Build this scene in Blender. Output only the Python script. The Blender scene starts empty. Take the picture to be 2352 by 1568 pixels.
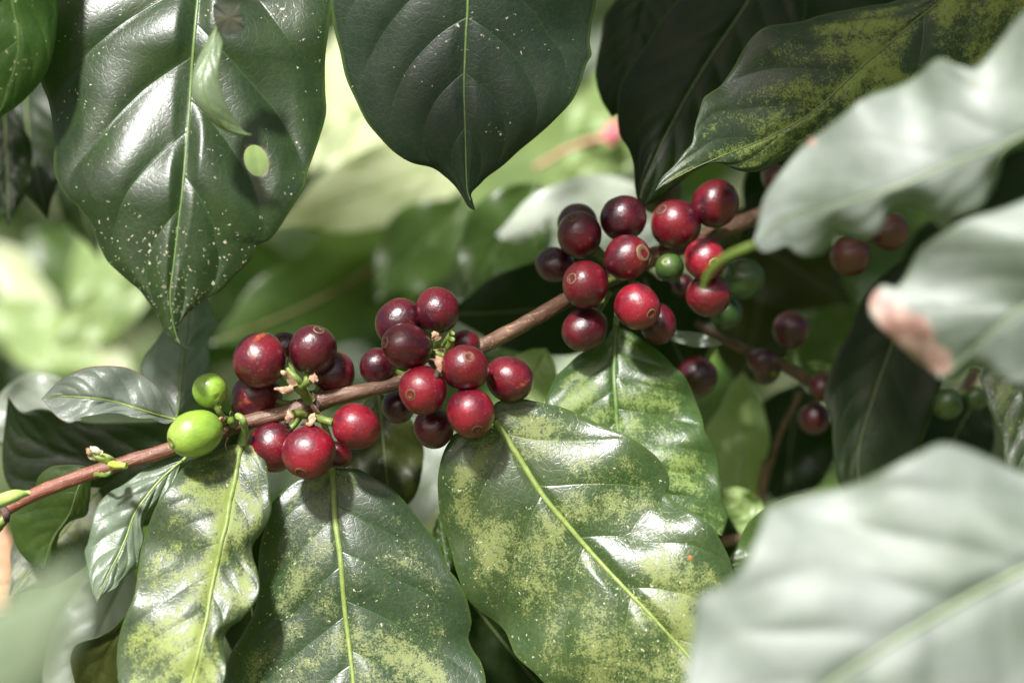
import bpy, math, random
from mathutils import Vector, Matrix, Quaternion, noise as mnoise
from math import sin, cos, pi, radians
random.seed(7)
scene = bpy.context.scene
C = scene.collection

# ------------------------------------------------------------------ camera, sky, sun, exposure
FOC, WID, CZ = 0.75, 0.294, 1.30          # focus distance, width of the field there, camera height (metres)
cam_d = bpy.data.cameras.new('camera'); cam = bpy.data.objects.new('camera', cam_d); C.objects.link(cam)
cam_d.sensor_width = 22.2; cam_d.lens = 22.2*FOC/WID
cam.location = (0, -FOC, CZ); cam.rotation_euler = (radians(90), 0, 0)
cam_d.clip_start = 0.01; cam_d.clip_end = 3000
cam_d.dof.use_dof = True; cam_d.dof.focus_distance = FOC; cam_d.dof.aperture_fstop = 3.3
scene.camera = cam

SUN = Vector((-0.30, -0.72, 0.78)).normalized()     # towards the sun
el = math.asin(SUN.z); az = math.atan2(SUN.x, SUN.y)
w = bpy.data.worlds.new('World'); scene.world = w; w.use_nodes = True
wn = w.node_tree; bgn = wn.nodes['Background']
sky = wn.nodes.new('ShaderNodeTexSky'); sky.sky_type = 'NISHITA'; sky.sun_disc = False
sky.dust_density = 6.0; sky.air_density = .7; sky.sun_elevation = el; sky.sun_rotation = az
wn.links.new(sky.outputs[0], bgn.inputs[0]); bgn.inputs[1].default_value = 0.05
sl = bpy.data.lights.new('sun', 'SUN'); sl.energy = 4.4; sl.angle = radians(5); sl.color = (1, .985, .975)
so = bpy.data.objects.new('sun', sl); C.objects.link(so)
so.rotation_euler = (-SUN).to_track_quat('-Z', 'Y').to_euler(); so.location = SUN*5
scene.view_settings.view_transform = 'Standard'; scene.view_settings.look = 'None'
scene.view_settings.exposure = 1.27; scene.view_settings.gamma = 1
scene.render.engine = 'CYCLES'
scene.cycles.use_denoising = True
scene.cycles.max_bounces = 7; scene.cycles.diffuse_bounces = 4; scene.cycles.glossy_bounces = 3
scene.cycles.transmission_bounces = 4; scene.cycles.sample_clamp_indirect = 3

# ------------------------------------------------------------------ helpers
def P(px, py, mm=0.0):
    """a point of the 2352 x 1568 field at mm behind (+) or before (-) the focal plane"""
    d = FOC + mm/1000.0
    k = WID/2352.0*d/FOC
    return Vector(((px-1176)*k, d-FOC, CZ-(py-784)*k))
PXM = WID/2352.0

def tag(o, label=None, cat=None, group=None, kind=None):
    if label: o['label'] = label
    if cat: o['category'] = cat
    if group: o['group'] = group
    if kind: o['kind'] = kind
    return o
def empty(name, loc):
    o = bpy.data.objects.new(name, None); C.objects.link(o); o.location = loc; o.empty_display_size = .005
    return o
def mesh_obj(name, verts, faces, mat, parent=None, origin=None, uvs=None, attrs=None, smooth=True):
    org = origin if origin is not None else Vector((0, 0, 0))
    me = bpy.data.meshes.new(name)
    me.from_pydata([tuple(v-org) for v in verts], [], faces)
    if smooth: me.polygons.foreach_set('use_smooth', [True]*len(me.polygons))
    if uvs:
        ul = me.uv_layers.new(name='leaf')
        for lp in me.loops: ul.data[lp.index].uv = uvs[lp.vertex_index]
    for an, vals in (attrs or {}).items():
        a = me.attributes.new(an, 'FLOAT', 'POINT'); a.data.foreach_set('value', vals)
    me.materials.append(mat); me.update()
    o = bpy.data.objects.new(name, me); C.objects.link(o)
    if parent is not None: o.parent = parent
    else: o.location = org
    return o

def spline(pts, n):
    """Catmull-Rom through pts, resampled to n points of equal arc length"""
    p = [Vector(q) for q in pts]
    e = [p[0]*2-p[1]] + p + [p[-1]*2-p[-2]]
    den = []
    for i in range(1, len(e)-2):
        a, b, c, d = e[i-1], e[i], e[i+1], e[i+2]
        for j in range(12):
            u = j/12
            den.append(0.5*((2*b)+(c-a)*u+(2*a-5*b+4*c-d)*u*u+(3*b-a-3*c+d)*u**3))
    den.append(p[-1])
    cum = [0]
    for i in range(1, len(den)): cum.append(cum[-1]+(den[i]-den[i-1]).length)
    out, k = [], 0
    for i in range(n):
        s = cum[-1]*i/(n-1)
        while k < len(cum)-2 and cum[k+1] < s: k += 1
        u = (s-cum[k])/max(1e-12, cum[k+1]-cum[k])
        out.append(den[k].lerp(den[k+1], min(1, u)))
    return out
def lerpv(vals, t):
    if not isinstance(vals, (list, tuple)): return vals
    x = t*(len(vals)-1); i = min(int(x), len(vals)-2); f = x-i
    f = f*f*(3-2*f)
    return vals[i]*(1-f)+vals[i+1]*f

def tube(pts, radii, seg=12, wob=0.0, cap=True, flat=1.0):
    """swept tube -> verts, faces"""
    V, F = [], []
    n = len(pts); up = Vector((0, -1, 0))
    for i in range(n):
        t = (pts[min(i+1, n-1)]-pts[max(i-1, 0)]).normalized()
        a = t.cross(up)
        if a.length < 1e-4: a = t.cross(Vector((1, 0, 0)))
        a.normalize(); b = a.cross(t).normalized()
        for j in range(seg):
            th = 2*pi*j/seg
            r = radii[i]
            if wob: r *= 1+wob*mnoise.noise(Vector((i*.35, cos(th)*1.3, sin(th)*1.3)))
            V.append(pts[i]+a*cos(th)*r+b*sin(th)*r*flat)
    for i in range(n-1):
        for j in range(seg):
            F.append((i*seg+j, i*seg+(j+1) % seg, (i+1)*seg+(j+1) % seg, (i+1)*seg+j))
    if cap:
        F.append(tuple(range(seg))); F.append(tuple(reversed(range((n-1)*seg, n*seg))))
    return V, F

# ------------------------------------------------------------------ materials
class NT:
    def __init__(s, name):
        s.m = bpy.data.materials.new(name); s.m.use_nodes = True
        s.t = s.m.node_tree; s.t.nodes.clear()
        s.out = s.t.nodes.new('ShaderNodeOutputMaterial')
    def n(s, typ, ins=None, **kw):
        nd = s.t.nodes.new(typ)
        for k, v in kw.items(): setattr(nd, k, v)
        for k, v in (ins or {}).items(): s.set(nd.inputs[k], v)
        return nd
    def set(s, sock, v):
        if isinstance(v, bpy.types.NodeSocket): s.t.links.new(v, sock)
        elif isinstance(v, bpy.types.Node): s.t.links.new(v.outputs[0], sock)
        elif isinstance(v, (tuple, list)) and len(v) == 3 and sock.type == 'RGBA': sock.default_value = (*v, 1)
        else: sock.default_value = v
    def ma(s, op, a, b=0.0, c=None, clamp=False):
        nd = s.n('ShaderNodeMath', {0: a, 1: b}, operation=op, use_clamp=clamp)
        if c is not None: s.set(nd.inputs[2], c)
        return nd.outputs[0]
    def mix(s, f, a, b):
        nd = s.n('ShaderNodeMix', data_type='RGBA')
        s.set(nd.inputs[0], f); s.set(nd.inputs[6], a); s.set(nd.inputs[7], b)
        return nd.outputs[2]
    def ss(s, x, a, b):
        nd = s.n('ShaderNodeMapRange', {0: x, 1: a, 2: b, 3: 0.0, 4: 1.0}, interpolation_type='SMOOTHSTEP')
        return nd.outputs[0]
    def noise(s, vec, scale, detail=3, rough=.55, dist=0):
        return s.n('ShaderNodeTexNoise', {'Vector': vec, 'Scale': scale, 'Detail': detail, 'Roughness': rough, 'Distortion': dist}).outputs[0]

LEAFMATS = {}
def leaf_mat(name, g1=(.028, .075, .018), g2=(.045, .11, .022), vein=(.10, .20, .05), N=8, k=.20, k2=.06,
             mot=0.0, motc=(.30, .33, .06), motsc=55, speck=0.0, speckt=0.0, rough=.33, trans=.22, tc=(.16, .38, .02),
             dust_sheen=0.0, rust=0.0, offs=0.0, spec=.5, edge=(.05, .08, .02), motmid=0.0, voff=0.0, vside=.42, mw=.28, crink=.32):
    if name in LEAFMATS: return LEAFMATS[name]
    g1 = (g1[0]*.70, g1[1]*.56, g1[2]*.50); g2 = (g2[0]*.70, g2[1]*.56, g2[2]*.50); vein = tuple(c*.62 for c in vein); motc = (motc[0]*.68, motc[1]*.70, motc[2]*.62)
    b = NT(name)
    uv = b.n('ShaderNodeUVMap', uv_map='leaf'); sx = b.n('ShaderNodeSeparateXYZ', {0: uv.outputs[0]})
    t, s = sx.outputs[0], sx.outputs[1]
    a = b.ma('ABSOLUTE', s)
    co = b.n('ShaderNodeTexCoord').outputs['Object']
    vec = b.n('ShaderNodeVectorMath', {0: co, 1: (offs, offs*1.7, offs*.6)}, operation='ADD').outputs[0]
    side = b.ma('GREATER_THAN', s, 0.0)
    wob = b.ma('MULTIPLY', b.ma('SUBTRACT', b.noise(vec, 60, 2), .5), .10)
    ph = b.ma('SUBTRACT', t, b.ma('ADD', b.ma('MULTIPLY', a, k), b.ma('MULTIPLY', b.ma('MULTIPLY', a, a), k2)))
    ph = b.ma('MULTIPLY', ph, float(N)); ph = b.ma('ADD', ph, b.ma('ADD', b.ma('ADD', b.ma('MULTIPLY', side, vside), voff), wob))
    fr = b.ma('FRACT', ph); d = b.ma('ABSOLUTE', b.ma('SUBTRACT', fr, .5))   # .5 on the vein
    vw = b.ma('SUBTRACT', .5, b.ma('SUBTRACT', .030, b.ma('MULTIPLY', a, .018)))
    vline = b.ss(d, vw, .5)
    vline = b.ma('MULTIPLY', vline, b.ma('SUBTRACT', 1.0, b.ss(a, .60, .96)))
    n1 = b.noise(vec, 90, 3)
    col = b.mix(b.ss(n1, .35, .65), g1, g2)
    fine = b.noise(vec, 900, 3)
    col = b.mix(b.ma('MULTIPLY', b.ss(fine, .4, .7), .25), col, tuple(min(1, c*1.9) for c in g2))
    # tertiary vein net
    vo = b.n('ShaderNodeTexVoronoi', {'Vector': vec, 'Scale': 420.0}, feature='DISTANCE_TO_EDGE').outputs[0]
    net = b.ma('SUBTRACT', 1.0, b.ss(vo, .0, .09))
    col = b.mix(b.ma('MULTIPLY', net, .10), col, vein)
    col = b.mix(b.ma('MULTIPLY', vline, .5), col, vein)
    rg = rough
    fac_m = None
    if mot > 0:
        big = b.noise(vec, motsc, 4, .6, .3); mid = b.noise(vec, 420, 4, .7); gr = b.noise(vec, 1700, 3, .8)
        v = b.ma('ADD', b.ma('MULTIPLY', big, 1.3), b.ma('ADD', b.ma('MULTIPLY', mid, .65), b.ma('MULTIPLY', gr, 1.1)))
        # less at the margin and in the vein furrows, more beside the midrib
        v = b.ma('SUBTRACT', v, b.ma('MULTIPLY', b.ss(a, .72, 1.0), .30))
        v = b.ma('ADD', v, b.ma('MULTIPLY', b.ma('SUBTRACT', .25, d), .28))
        if motmid: v = b.ma('ADD', v, b.ma('MULTIPLY', b.ma('SUBTRACT', 1.0, b.ss(a, .0, .25)), motmid))
        th = 1.66 - mot*.34
        fac_m = b.ma('MULTIPLY', b.ss(v, th, th+mw), .80)
        col = b.mix(fac_m, col, motc)
    if dust_sheen > 0:
        dn = b.ma('MULTIPLY', b.ma('ADD', .28, b.ma('MULTIPLY', b.ss(b.noise(vec, 45, 4), .25, .75), .45)), dust_sheen)
        col = b.mix(dn, col, (.40, .42, .43))  # pale veil: leaf dust, and on some leaves sheen put into the colour
    if speck > 0:
        wv = b.n('ShaderNodeVectorMath', {0: vec, 1: b.n('ShaderNodeVectorMath', {0: b.n('ShaderNodeTexNoise', {'Vector': vec, 'Scale': 1100.0, 'Detail': 3.0}).outputs[1], 1: (.0024, .0024, .0024)}, operation='MULTIPLY').outputs[0]}, operation='ADD').outputs[0]
        for sc_, rad, wt in ((330., .19, 1.0), (620., .22, 1.0), (1000., .30, .8)):
            vn = b.n('ShaderNodeTexVoronoi', {'Vector': wv, 'Scale': sc_, 'Randomness': 1.0})
            rnd = b.n('ShaderNodeSeparateXYZ', {0: vn.outputs[1]}).outputs[0]
            gate = b.ma('ADD', speck*(.35 if sc_ < 500 else 1.0), b.ma('MULTIPLY', b.ss(t, .72, 1.0), speckt))
            gate = b.ma('ADD', gate, b.ma('MULTIPLY', b.ma('SUBTRACT', 1.0, b.ss(a, .0, .05)), speck*1.5)); gate = b.ma('ADD', gate, b.ma('MULTIPLY', b.ma('SUBTRACT', b.noise(vec, 60, 2), .55), .6))
            on = b.ma('MULTIPLY', b.ma('LESS_THAN', rnd, gate), b.ma('SUBTRACT', 1.0, b.ss(vn.outputs[0], rad*.55, rad)))
            col = b.mix(b.ma('MULTIPLY', on, wt*.8), col, (.62, .58, .40))
    if rust > 0:
        vn = b.n('ShaderNodeTexVoronoi', {'Vector': vec, 'Scale': 110.0})
        rnd = b.n('ShaderNodeSeparateXYZ', {0: vn.outputs[1]}).outputs[0]
        on = b.ma('MULTIPLY', b.ma('LESS_THAN', rnd, rust), b.ma('SUBTRACT', 1.0, b.ss(vn.outputs[0], .05, .09)))
        col = b.mix(on, col, (.55, .12, .02))
    col = b.mix(b.ma('MULTIPLY', b.ss(a, .965, .99), .7), col, edge)
    dead = b.n('ShaderNodeAttribute', attribute_name='dead').outputs[2]
    col = b.mix(dead, col, b.mix(b.ss(b.noise(vec, 160, 4), .35, .62), (.24, .13, .10), (.52, .36, .30)))
    # waxy skin relief
    wr = b.n('ShaderNodeTexNoise', {'Vector': vec, 'Scale': 650.0, 'Detail': 4.0, 'Roughness': .6, 'Distortion': .8}).outputs[0]
    hgt = b.ma('ADD', wr, b.ma('MULTIPLY', vline, -1.2))
    hgt = b.ma('ADD', hgt, b.ma('MULTIPLY', net, -.25))
    if fac_m is not None:
        hgt = b.ma('ADD', hgt, b.ma('MULTIPLY', fac_m, .25))
        rg = b.ma('ADD', rough, b.ma('MULTIPLY', fac_m, .35))
    bump = b.n('ShaderNodeBump', {'Strength': crink, 'Distance': .00028, 'Height': hgt})
    pr = b.n('ShaderNodeBsdfPrincipled', {'Base Color': col, 'Roughness': rg, 'Specular IOR Level': spec, 'Normal': bump.outputs[0]})
    tcol = b.mix(b.ma('MULTIPLY', vline, .5), tc, tuple(c*.6 for c in tc))
    if fac_m is not None: tcol = b.mix(fac_m, tcol, tuple(c*.7 for c in tc))
    tcol = b.mix(dead, tcol, (.30, .12, .04))
    tr = b.n('ShaderNodeBsdfTranslucent', {'Color': tcol})
    mx = b.n('ShaderNodeMixShader', {0: trans}); b.t.links.new(pr.outputs[0], mx.inputs[1]); b.t.links.new(tr.outputs[0], mx.inputs[2])
    b.t.links.new(mx.outputs[0], b.out.inputs[0])
    LEAFMATS[name] = b.m
    return b.m

def simple_mat(name, c1, c2, sc=300, rough=.5, bump=.3, spec=.4, sss=0.0, stretch=None, coat=0.0, specks=0.0):
    b = NT(name)
    co = b.n('ShaderNodeTexCoord').outputs['Object']
    if stretch: co = b.n('ShaderNodeMapping', {'Vector': co, 'Rotation': (0, stretch[1], 0), 'Scale': (stretch[0], 1, 1)}).outputs[0]
    nz = b.noise(co, sc, 5, .65)
    col = b.mix(b.ss(nz, .35, .65), c1, c2)
    if specks:
        vn = b.n('ShaderNodeTexVoronoi', {'Vector': co, 'Scale': 1300.0})
        rnd = b.n('ShaderNodeSeparateXYZ', {0: vn.outputs[1]}).outputs[0]
        col = b.mix(b.ma('MULTIPLY', b.ma('LESS_THAN', rnd, specks), b.ma('SUBTRACT', 1.0, b.ss(vn.outputs[0], .15, .3))), col, (.55, .45, .32))
    bp = b.n('ShaderNodeBump', {'Strength': bump, 'Distance': .0004, 'Height': nz})
    pr = b.n('ShaderNodeBsdfPrincipled', {'Base Color': col, 'Roughness': rough, 'Specular IOR Level': spec, 'Normal': bp.outputs[0], 'Coat Weight': coat})
    b.t.links.new(pr.outputs[0], b.out.inputs[0])
    return b.m

def cherry_mat(name, c1, c2, c3, rough=.30, specks=.10, streak=0.0, scar=0.0):
    """c1/c2 skin tones, c3 the bloom round the navel end"""
    b = NT(name)
    tc = b.n('ShaderNodeTexCoord').outputs['Object']
    rnd = b.n('ShaderNodeObjectInfo').outputs['Random']
    off = b.n('ShaderNodeCombineXYZ', {0: b.ma('MULTIPLY', rnd, 17.0), 1: b.ma('MULTIPLY', rnd, 9.0), 2: 0.0})
    v = b.n('ShaderNodeVectorMath', {0: tc, 1: off.outputs[0]}, operation='ADD').outputs[0]
    n1 = b.noise(v, 1.0, 3, .55, .3)
    col = b.mix(b.ss(n1, .38, .62), c1, c2)
    sp = b.n('ShaderNodeSeparateXYZ', {0: tc})
    top = b.ss(sp.outputs[2], .25, 1.0)
    col = b.mix(b.ma('MULTIPLY', top, .55), col, c3)
    # meridian streaks running to the navel
    st = b.n('ShaderNodeMapping', {'Vector': v, 'Scale': (7, 7, .9)}).outputs[0]
    ns = b.noise(st, 1.6, 4, .6)
    col = b.mix(b.ma('MULTIPLY', b.ss(ns, .50, .75), .30+streak), col, tuple(c*1.7 for c in c1))
    if scar:
        sc_ = b.noise(b.n('ShaderNodeMapping', {'Vector': v, 'Rotation': (.5, .4, 0), 'Scale': (1.2, 2.6, 1.2)}).outputs[0], .9, 3, .5)
        col = b.mix(b.ma('MULTIPLY', b.ss(sc_, .60, .72), scar*.7), col, (.30, .08, .02))
    for sc_, r_, am in ((9., .16, specks), (17., .24, specks*1.3)):
        vn = b.n('ShaderNodeTexVoronoi', {'Vector': v, 'Scale': sc_})
        rr = b.n('ShaderNodeSeparateXYZ', {0: vn.outputs[1]}).outputs[0]
        on = b.ma('MULTIPLY', b.ma('LESS_THAN', rr, am), b.ma('SUBTRACT', 1.0, b.ss(vn.outputs[0], r_*.5, r_)))
        col = b.mix(b.ma('MULTIPLY', on, .7), col, (.50, .32, .20))
    wr = b.noise(v, 5.0, 5, .65, .5)
    bp = b.n('ShaderNodeBump', {'Strength': .35, 'Distance': .0006, 'Height': wr})
    rg = b.ma('ADD', rough-.07, b.ma('MULTIPLY', b.noise(v, 3.0, 3), .14))
    pr = b.n('ShaderNodeBsdfPrincipled', {'Base Color': col, 'Roughness': rg, 'Coat Weight': .5, 'Coat Roughness': .22, 'Specular IOR Level': .55, 'Normal': bp.outputs[0],
             'Subsurface Weight': .06, 'Subsurface Scale': .002, 'Subsurface Radius': (1, .3, .2)})
    b.t.links.new(pr.outputs[0], b.out.inputs[0])
    return b.m

# ------------------------------------------------------------------ leaf builder
MID_Y = simple_mat('midrib_yellow_green', (.16, .22, .05), (.23, .29, .08), 600, .4, .2)
MID_G = simple_mat('midrib_green', (.085, .15, .04), (.13, .19, .055), 600, .4, .2)
MID_D = simple_mat('midrib_dull', (.10, .15, .05), (.15, .17, .07), 600, .5, .2)
PETI = simple_mat('petiole_green', (.15, .24, .05), (.22, .30, .08), 500, .35, .2)

def inside(pt, poly):
    x, y = pt; r = False; j = len(poly)-1
    for i in range(len(poly)):
        xi, yi = poly[i]; xj, yj = poly[j]
        if (yi > y) != (yj > y) and x < (xj-xi)*(y-yi)/(yj-yi)+xi: r = not r
        j = i
    return r

def leaf(mat, mid, L, R, dep, label, cup=(0, 0), quilt=.6, wave=(0, 3, 0), N=8, k=.20, k2=.06, grid=(150, 70), group=None,
         hole=None, dead=None, midmat=None, midw=5.0, petiole=None, name='coffee_leaf', tipcurl=0, buckle=1.0, seed=0, midend=.98, voff=0.0, vside=.42):
    """mid, L, R: base-to-tip outlines; dep: mm behind the focal plane along the leaf; cup: mm at the L and R margins;
       quilt: mm of blistering between the side veins; wave: (mm, cycles, phase) of the margins."""
    nt, ns = grid
    M = spline(mid, nt); Lc = spline(L, nt); Rc = spline(R, nt)
    base = P(M[0].x, M[0].y, lerpv(dep, 0))
    root = empty(name, base)
    tag(root, label, 'leaf', group)
    V, F, UV, DD, PX = [], [], [], [], []
    def depth(t, s):
        a = abs(s)
        d = lerpv(dep, t)
        c = cup[0] if s < 0 else cup[1]
        env = sin(pi*min(1, max(0, t)))**.6 if 0 < t < 1 else 0
        d += lerpv(c, t)*a**1.6*env
        ph = (t-(k*a+k2*a*a))*N+voff+(vside if s > 0 else 0)
        f = ph-math.floor(ph)
        dist = abs(f-.5)                    # .5 on the vein
        bul = 1-(2*dist)**2.2
        en2 = min(1, a/.12)*min(1, (1-a)/.22)**.8*env
        d -= quilt*bul*en2*(.75+.9*mnoise.noise(Vector((math.floor(ph)*1.7, s*2.2, seed*2.3))))
        d += quilt*.5*max(0, 1-a/.10)*env      # midrib furrow
        d += wave[0]*sin(2*pi*wave[1]*t+wave[2]+(1.1 if s > 0 else 0))*a**2.2*env
        d += buckle*mnoise.noise(Vector((t*5+seed*3.1, s*1.7+seed, seed*.7)))*env*1.0
        if a > .955: d += ((a-.955)/.045)**2*.3
        return d
    for i in range(nt):
        t = i/(nt-1)
        for j in range(ns+1):
            s = -1+2*j/ns
            s = math.copysign(abs(s)**.9, s)
            E = Lc[i] if s < 0 else Rc[i]
            q = M[i].lerp(E, abs(s))
            V.append(P(q.x, q.y, depth(t, s))); UV.append((t, s)); PX.append((q.x, q.y))
            dd = 0.0
            if dead:
                for (cx, cy, rx, ry, an) in dead:
                    ux, uy = q.x-cx, q.y-cy
                    x2 = ux*cos(an)+uy*sin(an); y2 = -ux*sin(an)+uy*cos(an)
                    rr = math.hypot(x2/rx, y2/ry)+.35*mnoise.noise(Vector((q.x*.03, q.y*.03, 1)))
                    dd = max(dd, min(1, max(0, (1.08-rr)/.16)))
            DD.append(dd)
    w1 = ns+1
    keep = []
    for i in range(nt-1):
        for j in range(ns):
            keep.append((i*w1+j, (i+1)*w1+j, (i+1)*w1+j+1, i*w1+j+1))
    if hole:
        cx, cy, rx, ry, an = hole
        def rho(q):
            ux, uy = q[0]-cx, q[1]-cy
            x2 = ux*cos(an)+uy*sin(an); y2 = -ux*sin(an)+uy*cos(an)
            return math.hypot(x2/rx, y2/ry)
        kk, rem = [], set()
        for f in keep:
            c = (sum(PX[q][0] for q in f)/4, sum(PX[q][1] for q in f)/4)
            (rem.update(f) if rho(c) < 1 else kk.append(f))
        bd = set(v for f in kk for v in f) & rem
        for v in bd:
            r = rho(PX[v]); q = (cx+(PX[v][0]-cx)/r, cy+(PX[v][1]-cy)/r)
            V[v] = P(q[0], q[1], depth(*UV[v])); DD[v] = .4
        keep = kk
    used = sorted(set(v for f in keep for v in f)); mp = {v: i for i, v in enumerate(used)}
    mesh_obj('blade', [V[v] for v in used], [tuple(mp[v] for v in f) for f in keep], mat, root, base,
             [UV[v] for v in used], {'dead': [DD[v] for v in used]})
    if midmat:
        n = int(nt*midend); pts, rad = [], []
        for i in range(0, n, 2):
            t = i/(nt-1)
            pts.append(P(M[i].x, M[i].y, depth(t, 0)-.10)); rad.append(PXM*midw*(1-t)**.75*.5+.00008)
        v, f = tube(pts, rad, 8, .15)
        mesh_obj('midrib', v, f, midmat, root, base)
    if petiole:
        pp = [P(*q) for q in petiole[0]]
        pp = spline(pp, 14); r0, r1 = petiole[1]
        v, f = tube(pp, [PXM*(r0+(r1-r0)*(i/13)) for i in range(14)], 12, .1)
        mesh_obj('petiole', v, f, petiole[2] if len(petiole) > 2 else PETI, root, base)
    return root

def auto_outline(b, t, wdt, bend=0.0, asym=0.0, wav=0.0, n=14):
    b, t = Vector(b), Vector(t); ax = t-b; L = ax.length; pr = Vector((-ax.y, ax.x))/L
    mid, l, r = [], [], []
    for i in range(n):
        u = i/(n-1)
        c = b+ax*u+pr*bend*L*sin(pi*u)
        wd = wdt*(sin(pi*u**.88)**.85)*(1-.55*max(0, u-.78)/.22)
        mid.append(c); l.append(c-pr*wd*(1+asym)*(1+wav*sin(u*19))); r.append(c+pr*wd*(1-asym)*(1+wav*cos(u*17)))
    l[0] = r[0] = mid[0]; l[-1] = r[-1] = mid[-1]
    return mid, l, r
def aleaf(mat, b, t, wdt, dep, label, bend=0.0, asym=0.0, wav=.02, grid=(70, 30), **kw):
    m, l, r = auto_outline(b, t, wdt, bend, asym, wav)
    return leaf(mat, m, l, r, dep, label, grid=grid, **kw)

# ------------------------------------------------------------------ the setting far behind: slope, ground
gm = simple_mat('weedy_soil', (.03, .055, .015), (.10, .10, .05), 9, .9, .6)
def sheet(name, x0, x1, y0, y1, zf, n, mat, kind='structure'):
    V, F = [], []
    for i in range(n+1):
        for j in range(n+1):
            x = x0+(x1-x0)*i/n; y = y0+(y1-y0)*j/n
            V.append(Vector((x, y, zf(x, y))))
    for i in range(n):
        for j in range(n):
            a = i*(n+1)+j; F.append((a, a+n+1, a+n+2, a+1))
    o = mesh_obj(name, V, F, mat); tag(o, kind=kind); return o
def gz(x, y): return .03*mnoise.noise(Vector((x*1.3, y*1.3, 0)))+max(0, (y-4))*.28
sheet('ground', -60, 60, -8, 160, gz, 140, gm)

# ------------------------------------------------------------------ foliage masses
def scatter(name, mats, items, kind='stuff', label=None, cat=None):
    """one mesh of many separate leaves; items: (centre, length, half width, direction, normal)"""
    V, F, UV = [], [], []
    nl, nw = 9, 4
    mi = []
    for (c, L, W, d, nrm) in items:
        d = d.normalized(); x = d.cross(nrm).normalized(); nn = x.cross(d).normalized()
        b0 = len(V); bend = random.uniform(-.1, .25)
        for i in range(nl):
            u = i/(nl-1); wd = W*(sin(pi*u**.88)**.85)*(1-.5*max(0, u-.78)/.22)
            for j in range(nw+1):
                s = -1+2*j/nw
                V.append(c+d*(u-.5)*L+x*s*wd+nn*(-bend*L*(2*u-1)**2-abs(s)*-wd*.25+wd*.08*sin(u*20+j)))
                UV.append((u, s))
        m = random.randrange(len(mats))
        for i in range(nl-1):
            for j in range(nw):
                a = b0+i*(nw+1)+j; F.append((a, a+nw+1, a+nw+2, a+1)); mi.append(m)
    o = mesh_obj(name, V, F, mats[0], None, None, UV, {'dead': [0.0]*len(V)})
    for m in mats[1:]: o.data.materials.append(m)
    o.data.polygons.foreach_set('material_index', mi)
    tag(o, label, cat, None, kind)
    return o
far_g = leaf_mat('far_leaf', g1=(.07, .17, .03), g2=(.12, .24, .05), rough=.35, trans=.3, tc=(.22, .42, .04))
far_d = leaf_mat('far_leaf_dark', g1=(.018, .05, .012), g2=(.03, .07, .018), rough=.3, trans=.22)
far_p = leaf_mat('far_leaf_pale', g1=(.07, .13, .05), g2=(.12, .19, .08), dust_sheen=.5, rough=.4, trans=.3, tc=(.35, .5, .12))
def rleaf(c, L=None):
    L = L or random.uniform(.09, .16)
    d = Vector((random.uniform(-1, 1), random.uniform(-.6, .4), random.uniform(-1.2, .2)))
    n = Vector((random.uniform(-.5, .5), random.uniform(-1.2, -.3), random.uniform(.1, 1.2)))
    return (c, L, L*random.uniform(.19, .26), d, n)
it = []
for i in range(4200):
    y = random.uniform(.6, 2.6); 
    hw = .30*(y+.75)+.5
    it.append(rleaf(Vector((random.uniform(-hw, hw), y, random.uniform(.1, 2.3+y*.3)))))
scatter('foliage', [far_g, far_d, far_g, far_p], it)

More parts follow.
